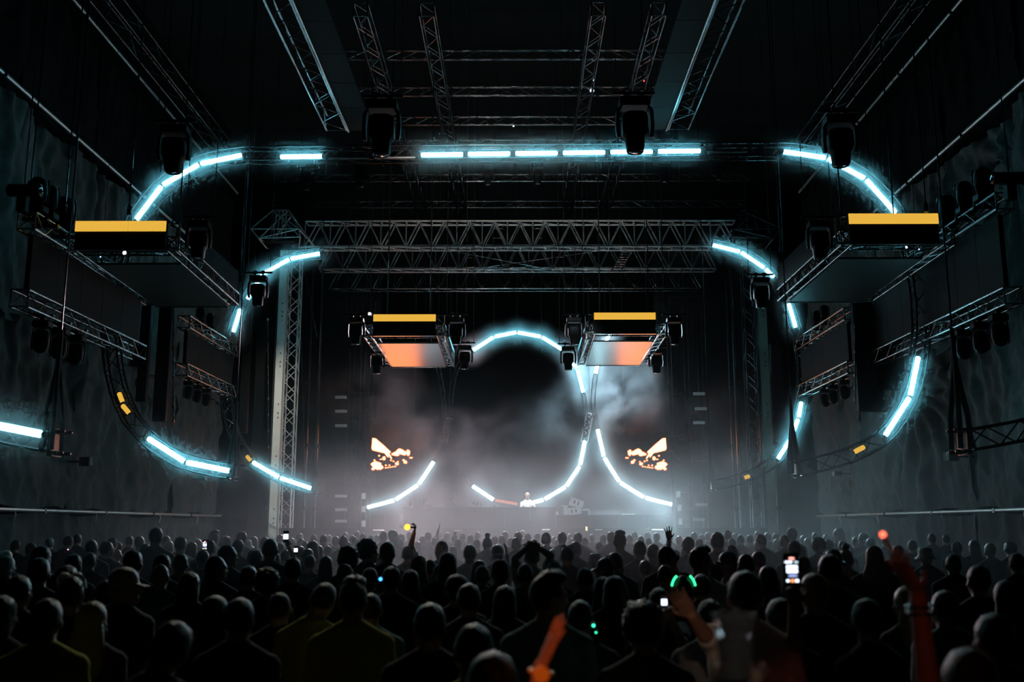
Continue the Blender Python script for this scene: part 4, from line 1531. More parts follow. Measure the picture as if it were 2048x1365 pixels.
def ellring(c, a, b, n=14):
    return [Vector((c[0] + a * math.cos(2 * math.pi * k / n), c[1] + b * math.sin(2 * math.pi * k / n), c[2])) for k in range(n)]


def cone(mb, p, q, r0, r1, n=10):
    p, q = Vector(p), Vector(q)
    d = (q - p)
    if d.length < 1e-6:
        return
    u = d.normalized()
    mb.sweep([p - u * r0 * 0.8, p - u * r0 * 0.45, p, q, q + u * r1 * 0.45, q + u * r1 * 0.8], [r0 * 0.55, r0 * 0.88, r0, r1, r1 * 0.88, r1 * 0.55], n)


def remeshed(mb, name, m, voxel, smooth=2):
    me = mb.mesh(name + '_raw', m)
    o = bpy.data.objects.new(name + '_raw', me)
    COL.objects.link(o)
    r = o.modifiers.new('r', 'REMESH')
    r.mode = 'VOXEL'
    r.voxel_size = voxel
    r.use_smooth_shade = True
    s = o.modifiers.new('s', 'SMOOTH')
    s.factor = 0.5
    s.iterations = smooth
    dg = bpy.context.evaluated_depsgraph_get()
    out = bpy.data.meshes.new_from_object(o.evaluated_get(dg))
    out.name = name
    bpy.data.objects.remove(o)
    bpy.data.meshes.remove(me)
    if not out.materials:
        out.materials.append(m)
    return out


REST = {s: dict(sh=(s * 0.175, 0, 1.4), el=(s * 0.235, -0.02, 1.12), wr=(s * 0.24, 0.06, 0.87), tip=(s * 0.235, 0.1, 0.69), style='relax') for s in (-1, 1)}


def hand(mb, wr, tip, side, style, facing):
    wr, tip = Vector(wr), Vector(tip)
    d = (tip - wr).normalized()
    f = Vector(facing)
    n = (f - d * f.dot(d)).normalized()
    s = d.cross(n).normalized() * side
    # palm
    q0 = [wr + n * 0.012 * math.sin(a) + s * 0.028 * math.cos(a) for a in [2 * math.pi * k / 10 for k in range(10)]]
    q1 = [wr + d * 0.05 + n * 0.014 * math.sin(a) + s * 0.042 * math.cos(a) for a in [2 * math.pi * k / 10 for k in range(10)]]
    q2 = [wr + d * 0.092 + n * 0.012 * math.sin(a) + s * 0.04 * math.cos(a) for a in [2 * math.pi * k / 10 for k in range(10)]]
    mb.loft([q0, q1, q2])
    bend = {'open': 0.12, 'relax': 0.45, 'grip': 1.15, 'fist': 1.5}[style]
    fan = {'open': 0.17, 'relax': 0.06, 'grip': 0.03, 'fist': 0.0}[style]
    for i, L in enumerate((0.072, 0.082, 0.077, 0.06)):
        b = wr + d * (0.09 - 0.004 * abs(i - 1)) + s * (0.031 - 0.021 * i)
        a = fan * (1.5 - i)
        dd = (d * math.cos(a) + s * math.sin(a)).normalized()
        p = b - d * 0.02
        ang = 0.0
        pts = [p, b]
        for seg, fr in enumerate((0.45, 0.32, 0.23)):
            ang += bend * (0.55 if seg == 0 else 0.5)
            b = b + (dd * math.cos(ang) + n * math.sin(ang)) * (L * fr)
            pts.append(b)
        mb.sweep(pts, [0.0095, 0.0095, 0.009, 0.0082, 0.0068], 7)
    b = wr + d * 0.022 + s * 0.026
    t1 = b + (d * 0.6 + s * 0.75 + n * 0.25).normalized() * 0.042
    t2 = t1 + (d * 0.9 + s * (0.35 if style == 'open' else 0.0) + n * (0.2 if style == 'open' else 0.6)).normalized() * 0.032
    mb.sweep([b - s * 0.015, b, t1, t2], [0.013, 0.012, 0.0105, 0.0085], 7)


def torso(mb, g=0.0, z0=0.86):
    rings = [(z0, 0.172, 0.118, 0.0), (0.98, 0.165, 0.115, 0.0), (1.08, 0.152, 0.105, 0.0), (1.2, 0.162, 0.112, 0.0), (1.31, 0.178, 0.118, 0.005), (1.385, 0.182, 0.108, 0.0), (1.43, 0.15, 0.088, -0.005), (1.463, 0.098, 0.072, -0.005), (1.485, 0.07, 0.062, 0.0)]
    mb.loft([ellring((0, y, z), a + g, b + g) for z, a, b, y in rings])


def head(mb, R):
    def T(p):
        return PIV + R @ Vector(p)
    M3 = R
    mb.ell(T((0, 0.012, 0.15)), (0.074, 0.094, 0.108), 18, 14, M3)
    mb.ell(T((0, 0.045, 0.085)), (0.055, 0.06, 0.068), 14, 10, M3)
    mb.ell(T((0, 0.083, 0.045)), (0.026, 0.022, 0.022), 10, 8, M3)      # chin
    mb.sweep([T((0, 0.098, 0.15)), T((0, 0.116, 0.118)), T((0, 0.112, 0.104))], [0.009, 0.016, 0.012], 8)   # nose
    mb.ell(T((0, 0.098, 0.165)), (0.05, 0.012, 0.012), 12, 6, M3)       # brow
    for s in (-1, 1):
        mb.ell(T((s * 0.045, 0.075, 0.115)), (0.022, 0.02, 0.022), 10, 6, M3)
        mb.ell(T((s * 0.079, 0.0, 0.13)), (0.011, 0.022, 0.033), 10, 8, M3)
        mb.ell(T((s * 0.03, 0.088, 0.145)), (0.014, 0.012, 0.01), 10, 6, M3)
    mb.ell(T((0, 0.098, 0.075)), (0.024, 0.012, 0.006), 10, 6, M3)
    mb.ell(T((0, 0.096, 0.065)), (0.021, 0.012, 0.006), 10, 6, M3)
    cone(mb, (0, -0.008, 1.45), T((0, 0.0, 0.06)), 0.068, 0.06, 12)
    for s in (-1, 1):
        cone(mb, (s * 0.03, -0.02, 1.52), (s * 0.15, -0.01, 1.42), 0.036, 0.045, 10)


def legs(mb, g=0.0, shoes=False):
    for s in (-1, 1):
        cone(mb, (s * 0.088, 0, 0.9), (s * 0.1, 0.012, 0.5), 0.088 + g, 0.058 + g, 12)
        cone(mb, (s * 0.1, 0.005, 0.5), (s * 0.105, -0.02, 0.1), 0.056 + g, 0.04 + g, 12)
        if shoes:
            cone(mb, (s * 0.105, -0.03, 0.045), (s * 0.115, 0.15, 0.035), 0.043, 0.036, 10)


ARMS_FACE = (0, 1, 0)


def body_mesh(arms, R, voxel):
    mb = MB()
    torso(mb)
    mb.loft([ellring((0, 0, z), a, b) for z, a, b in ((0.8, 0.15, 0.105), (0.88, 0.172, 0.118), (1.0, 0.165, 0.112))])
    head(mb, R)
    legs(mb, 0, True)
    for s in (-1, 1):
        a = arms[s]
        mb.ell(a['sh'], (0.062, 0.06, 0.06), 10, 8)
        cone(mb, a['sh'], a['el'], 0.054, 0.04)
        cone(mb, a['el'], a['wr'], 0.041, 0.027)
        f = a.get('face', (-s, 0.2, 0) if a['style'] == 'relax' else (0, 1, 0))
        hand(mb, a['wr'], a['tip'], a.get('thumb', -s if a['style'] != 'relax' else s), a['style'], f)
    me = remeshed(mb, 'person', M_SKIN, voxel, 2 if voxel > 0.008 else 1)
    me.materials.append(M_EYE)
    me.materials.append(M_LIP)
    Ri = R.transposed()
    for p in me.polygons:
        c = p.center
        if c.z < 1.5 or c.z > 1.72:
            continue
        q = Ri @ (c - PIV)
        if q.y > 0.07:
            if abs(abs(q.x) - 0.03) < 0.012 and abs(q.z - 0.145) < 0.006 and q.y > 0.085:
                p.material_index = 1
            elif abs(q.x) < 0.024 and 0.058 < q.z < 0.082 and q.y > 0.096:
                p.material_index = 2
    return me


def shirt_mesh(arms, voxel, long_sleeve=False, loose=0.0):
    mb = MB()
    torso(mb, 0.014 + loose, 0.84)
    mb.loft([ellring((0, -0.006, 1.44), 0.1, 0.085), ellring((0, -0.01, 1.5), 0.084, 0.074), ellring((0, -0.01, 1.522), 0.078, 0.07)])
    for s in (-1, 1):
        cone(mb, (s * 0.035, -0.02, 1.505), (s * 0.15, -0.01, 1.422), 0.05, 0.064, 10)
    for s in (-1, 1):
        a = arms[s]
        sh, el, wr = Vector(a['sh']), Vector(a['el']), Vector(a['wr'])
        mb.ell(sh, (0.076, 0.073, 0.074), 12, 8)
        if long_sleeve:
            cone(mb, sh, el, 0.068, 0.055)
            cone(mb, el, el.lerp(wr, 0.9), 0.056, 0.04)
        else:
            cone(mb, sh, sh.lerp(el, 0.62), 0.069, 0.062)
    return remeshed(mb, 'shirt', M_CLOTH, voxel, 3)


def trousers_mesh(voxel):
    mb = MB()
    mb.loft([ellring((0, 0, z), a, b) for z, a, b in ((0.78, 0.15, 0.115), (0.85, 0.18, 0.128), (0.95, 0.178, 0.125), (1.02, 0.17, 0.12))])
    legs(mb, 0.015)
    return remeshed(mb, 'trousers', M_CLOTH, voxel, 3)


def rough_ell(mb, c, r, amp, freq, nu=22, nv=16, seed=0.0):
    c = Vector(c)
    vs, fs = [], []
    for j in range(nv + 1):
        th = math.pi * j / nv
        for k in range(nu):
            ph = 2 * math.pi * k / nu
            u = Vector((math.sin(th) * math.cos(ph), math.sin(th) * math.sin(ph), math.cos(th)))
            f = 1 + amp * noise.noise(u * freq + Vector((seed, seed, seed)))
            vs.append(c + Vector((r[0] * u.x, r[1] * u.y, r[2] * u.z)) * f)
    for j in range(nv):
        for k in range(nu):
            fs.append((j * nu + k, (j + 1) * nu + k, (j + 1) * nu + (k + 1) % nu, j * nu + (k + 1) % nu))
    mb.add(vs, fs, True)


def hair_mesh(kind):
    mb = MB()
    if kind == 'short':
        rough_ell(mb, (0, -0.004, 0.168), (0.083, 0.098, 0.102), 0.07, 3.5)
    elif kind == 'crop':
        rough_ell(mb, (0, -0.002, 0.165), (0.079, 0.095, 0.101), 0.02, 4)
    elif kind == 'quiff':
        rough_ell(mb, (0, -0.004, 0.168), (0.082, 0.096, 0.1), 0.05, 3.5)
        rough_ell(mb, (0.005, 0.03, 0.25), (0.068, 0.07, 0.042), 0.2, 4, seed=2)
    elif kind == 'curly':
        rough_ell(mb, (0, -0.012, 0.18), (0.108, 0.118, 0.12), 0.22, 7, 30, 22)
    elif kind == 'afro':
        rough_ell(mb, (0, -0.015, 0.185), (0.15, 0.15, 0.15), 0.2, 7, 34, 26)
    elif kind in ('long', 'wavy'):
        rough_ell(mb, (0, -0.004, 0.166), (0.087, 0.1, 0.104), 0.05, 3.5)
        w = 1.0 if kind == 'long' else 1.25
        rings = []
        for z, a, b, y in ((0.2, 0.08, 0.07, -0.02), (0.1, 0.092, 0.07, -0.03), (0.0, 0.1 * w, 0.055, -0.05), (-0.1, 0.112 * w, 0.045, -0.075), (-0.2, 0.1 * w, 0.035, -0.085), (-0.28, 0.06 * w, 0.022, -0.085)):
            n = 18
            rings.append([Vector((a * math.cos(2 * math.pi * k / n) * (1 + 0.06 * math.sin(k * 5 + z * 30)), y + b * math.sin(2 * math.pi * k / n) * (1 + 0.1 * math.sin(k * 3 + z * 20)), z)) for k in range(n)])
        mb.loft(rings)
    elif kind == 'bun':
        rough_ell(mb, (0, -0.004, 0.165), (0.081, 0.096, 0.1), 0.03, 3.5)
        rough_ell(mb, (0, -0.03, 0.29), (0.046, 0.046, 0.042), 0.15, 4)
    elif kind == 'tail':
        rough_ell(mb, (0, -0.004, 0.165), (0.081, 0.096, 0.1), 0.03, 3.5)
        mb.sweep([(0, -0.08, 0.2), (0, -0.13, 0.19), (0, -0.15, 0.1), (0.01, -0.13, 0.0), (0.01, -0.12, -0.12)], [0.02, 0.028, 0.034, 0.028, 0.01], 9)
    elif kind in ('cap', 'capback'):
        s = 1 if kind == 'cap' else -1
        mb.loft([ellring((0, 0.0, z), a, a * 1.17, 18) for z, a in ((0.15, 0.08), (0.17, 0.086), (0.215, 0.083), (0.25, 0.066), (0.272, 0.04), (0.28, 0.012))])
        vs = []
        n = 9
        for k in range(n + 1):
            a = math.pi * k / n
            x, y = math.cos(a), math.sin(a)
            vs.append(Vector((0.078 * x, s * (0.06 + 0.035 * y), 0.172)))
            vs.append(Vector((0.085 * x, s * (0.06 + 0.115 * y), 0.152 - 0.006 * abs(x))))
        top = vs
        bot = [v - Vector((0, 0, 0.007)) for v in vs]
        m = len(top)
        fs = []
        for k in range(n):
            i = 2 * k
            fs += [(i, i + 1, i + 3, i + 2), (m + i + 2, m + i + 3, m + i + 1, m + i), (i + 1, m + i + 1, m + i + 3, i + 3)]
        mb.add(top + bot, fs)
        rough_ell(mb, (0, -0.01, 0.12), (0.078, 0.088, 0.055), 0.05, 4, 16, 10)
    elif kind == 'bucket':
        mb.loft([ellring((0, 0.005, z), a, a * 1.13, 20) for z, a in ((0.118, 0.132), (0.124, 0.134), (0.165, 0.094), (0.22, 0.088), (0.262, 0.08), (0.272, 0.06), (0.275, 0.01))])
        rough_ell(mb, (0, -0.01, 0.12), (0.079, 0.09, 0.06), 0.05, 4, 16, 10)
    elif kind == 'bandana':
        mb.loft([ellring((0, 0.0, z), a, a * 1.17, 18) for z, a in ((0.12, 0.081), (0.15, 0.085), (0.21, 0.083), (0.25, 0.064), (0.27, 0.03), (0.274, 0.008))])
        rough_ell(mb, (0, -0.1, 0.14), (0.022, 0.02, 0.018), 0.2, 4, 10, 8)
        mb.sweep([(0, -0.11, 0.14), (0.02, -0.13, 0.08), (0.03, -0.12, 0.02)], [0.012, 0.016, 0.005], 6)
        mb.sweep([(0, -0.11, 0.14), (-0.02, -0.135, 0.09), (-0.035, -0.125, 0.04)], [0.012, 0.016, 0.005], 6)
    return mb.mesh('hair', M_HAIR)


HAIR = {}
HTOP = {'short': 1.772, 'crop': 1.767, 'quiff': 1.79, 'curly': 1.805, 'afro': 1.845, 'long': 1.772, 'wavy': 1.772, 'bun': 1.83, 'tail': 1.768, 'cap': 1.78, 'capback': 1.78, 'bucket': 1.775, 'bandana': 1.774, 'bald': 1.758}
HWID = {'curly': 0.215, 'afro': 0.3, 'bald': 0.155, 'bucket': 0.2, 'long': 0.18, 'wavy': 0.18}
BODY = {}
IDR = Matrix.Identity(3)


def get_body(pose, lod):
    k = (pose, lod)
    if k not in BODY:
        vx = {0: 0.018, 1: 0.011}[lod]
        R = IDR
        arms = {s: dict(REST[s]) for s in (-1, 1)}
        if pose == 'tilt':
            R = Matrix.Rotation(0.28, 3, 'Y') @ Matrix.Rotation(-0.3, 3, 'X')
        if pose == 'down':
            R = Matrix.Rotation(-0.35, 3, 'X')
        if pose == 'look':
            R = Matrix.Rotation(-0.9, 3, 'Z')
        if pose == 'lookl':
            R = Matrix.Rotation(0.9, 3, 'Z')
        if pose == 'back':
            R = Matrix.Rotation(0.2, 3, 'X')
        if pose == 'crossed':
            for s in (-1, 1):
                arms[s] = dict(sh=REST[s]['sh'], el=(s * 0.24, 0.08, 1.14), wr=(s * 0.06, 0.21, 1.2), tip=(-s * 0.08, 0.2, 1.24), style='relax', face=(0, -1, 0.2))
        BODY[k] = (body_mesh(arms, R, vx), shirt_mesh(arms, vx * 1.1), R)
    return BODY[k]


TROU = {}


def get_trousers(lod):
    if lod not in TROU:
        TROU[lod] = trousers_mesh({0: 0.024, 1: 0.016}[lod])
    return TROU[lod]


HC = {'dark': (0.012, 0.01, 0.009), 'brown': (0.035, 0.022, 0.014), 'fair': (0.3, 0.22, 0.12), 'grey': (0.2, 0.19, 0.18), 'white': (0.7, 0.7, 0.67), 'red': (0.12, 0.03, 0.025), 'navy': (0.02, 0.03, 0.06)}
SCOL = {'k': (0.03, 0.032, 0.035), 'g': (0.16, 0.17, 0.18), 'w': (0.6, 0.6, 0.58), 'y': (0.4, 0.36, 0.02), 't': (0.08, 0.2, 0.2), 'n': (0.03, 0.035, 0.06), 'r': (0.12, 0.03, 0.03), 'o': (0.09, 0.09, 0.07)}  # teal also puts the coloured light into the cloth of teal-lit figures
PLACED = []


def spot(px, ytop, w, hair, ymin=2.4, ymax=28.6, fixed=None):
    """Where a person stands whose hair top shows at (px, ytop) with a head w pixels wide, and the scale of the figure."""
    Y = fixed or min(ymax, HWID.get(hair, 0.17) * F / w)
    top = HTOP[hair]
    for _ in range(30):
        z = U(px, ytop, Y).z
        s = z / top
        sc = min(1.1, max(0.9, s))
        if fixed is None and abs(sc - s) > 1e-4:
            dz = sc * top - CAM.z
            dy = CAM.z - z
            if abs(dy) > 1e-3 and dz * -dy > 0:
                Y = min(ymax, max(ymin, Y * (-dz) / dy))
        else:
            break
    p = U(px, ytop, Y)
    for k in range(14):
        if all((p.x - a) ** 2 + (p.y - b) ** 2 > 0.42 ** 2 for a, b in PLACED):
            break
        Y = min(ymax + 0.8, Y * (1.03 if k % 2 == 0 else 1.025))
        p = U(px, ytop, Y)
    s = min(1.12, max(0.87, p.z / top))
    PLACED.append((p.x, p.y))
    return Vector((p.x, p.y, 0)), s


def person(loc, s, label, hair='short', hc='dark', sc='k', pose='rest', rz=0.0, lod=0, group=None, arms=None, long_sleeve=False, voxel=0.0065, z=0.0, tc=None):
    if arms is None:
        bm_, sm_, R = get_body(pose, lod)
    else:
        A = {q: dict(REST[q]) for q in (-1, 1)}
        inv = 1.0 / s
        Rz = Matrix.Rotation(-rz, 3, 'Z')
        for q, a in arms.items():
            d = dict(a)
            for key in ('el', 'wr', 'tip'):
                d[key] = (Rz @ (Vector(a[key]) - Vector((loc.x, loc.y, z)))) * inv
            d.setdefault('sh', REST[q]['sh'])
            sh = Vector(d['sh'])
            if d['el'].z > 1.35:
                d['sh'] = sh + Vector((-q * 0.02, 0, 0.05))
            A[q] = d
        R = IDR
        bm_ = body_mesh(A, R, voxel)
        sm_ = shirt_mesh(A, 0.013, long_sleeve)
    o = place('person', bm_, None, (loc.x, loc.y, z), (0, 0, rz))
    o.scale = (s, s, s)
    tag(o, label, 'person', group)
    c = place('shirt', sm_, o)
    c.color = (*SCOL[sc], 1)
    c = place('trousers', get_trousers(lod), o)
    c.color = (*(tc or (0.02, 0.022, 0.028)), 1)
    if hair != 'bald':
        if hair not in HAIR:
            HAIR[hair] = hair_mesh(hair)
        nm = {'cap': 'cap', 'capback': 'cap', 'bucket': 'bucket_hat', 'bandana': 'bandana'}.get(hair, 'hair')
        c = place(nm, HAIR[hair], o, PIV, R.to_euler())
        c.color = (*HC[hc], 1)
    return o


ZONES = [(110, 'at the left edge'), (230, 'under the long rail'), (390, 'below the left screens'), (520, 'beside the wall end'), (640, 'before the pale mast'), (740, 'before the left scaffold'), (840, 'under left fire screen'), (940, 'below left white curve'),
         (1010, 'left below the performer'), (1100, 'right below the performer'), (1200, 'below the tilted monitors'), (1260, 'below right white curve'), (1345, 'under right fire screen'), (1430, 'before the right scaffold'),
         (1560, 'before the dim mast'), (1700, 'under the ragged cloth'), (1850, 'below the right wall'), (2100, 'at the right edge')]
HPH = {'short': 'short {c} hair', 'crop': 'cropped {c} hair', 'quiff': 'swept {c} hair', 'curly': 'curly {c} hair', 'afro': 'big {c} hair', 'long': 'long {c} hair', 'wavy': 'long {c} hair', 'bun': 'a {c} topknot', 'tail': 'a {c} ponytail', 'cap': 'a {c} cap', 'capback': 'a {c} cap', 'bucket': 'a {c} bucket-hat', 'bandana': 'a {c} bandana', 'bald': 'a bald head'}


def zone(x):
    for lim, n in ZONES:
        if x < lim:
            return n
    return ZONES[-1][1]


def band(w):
    return 'the far row' if w <= 18 else 'the hazy row' if w <= 24 else 'the middle row' if w <= 34 else 'the nearer row' if w <= 48 else 'the nearest row'


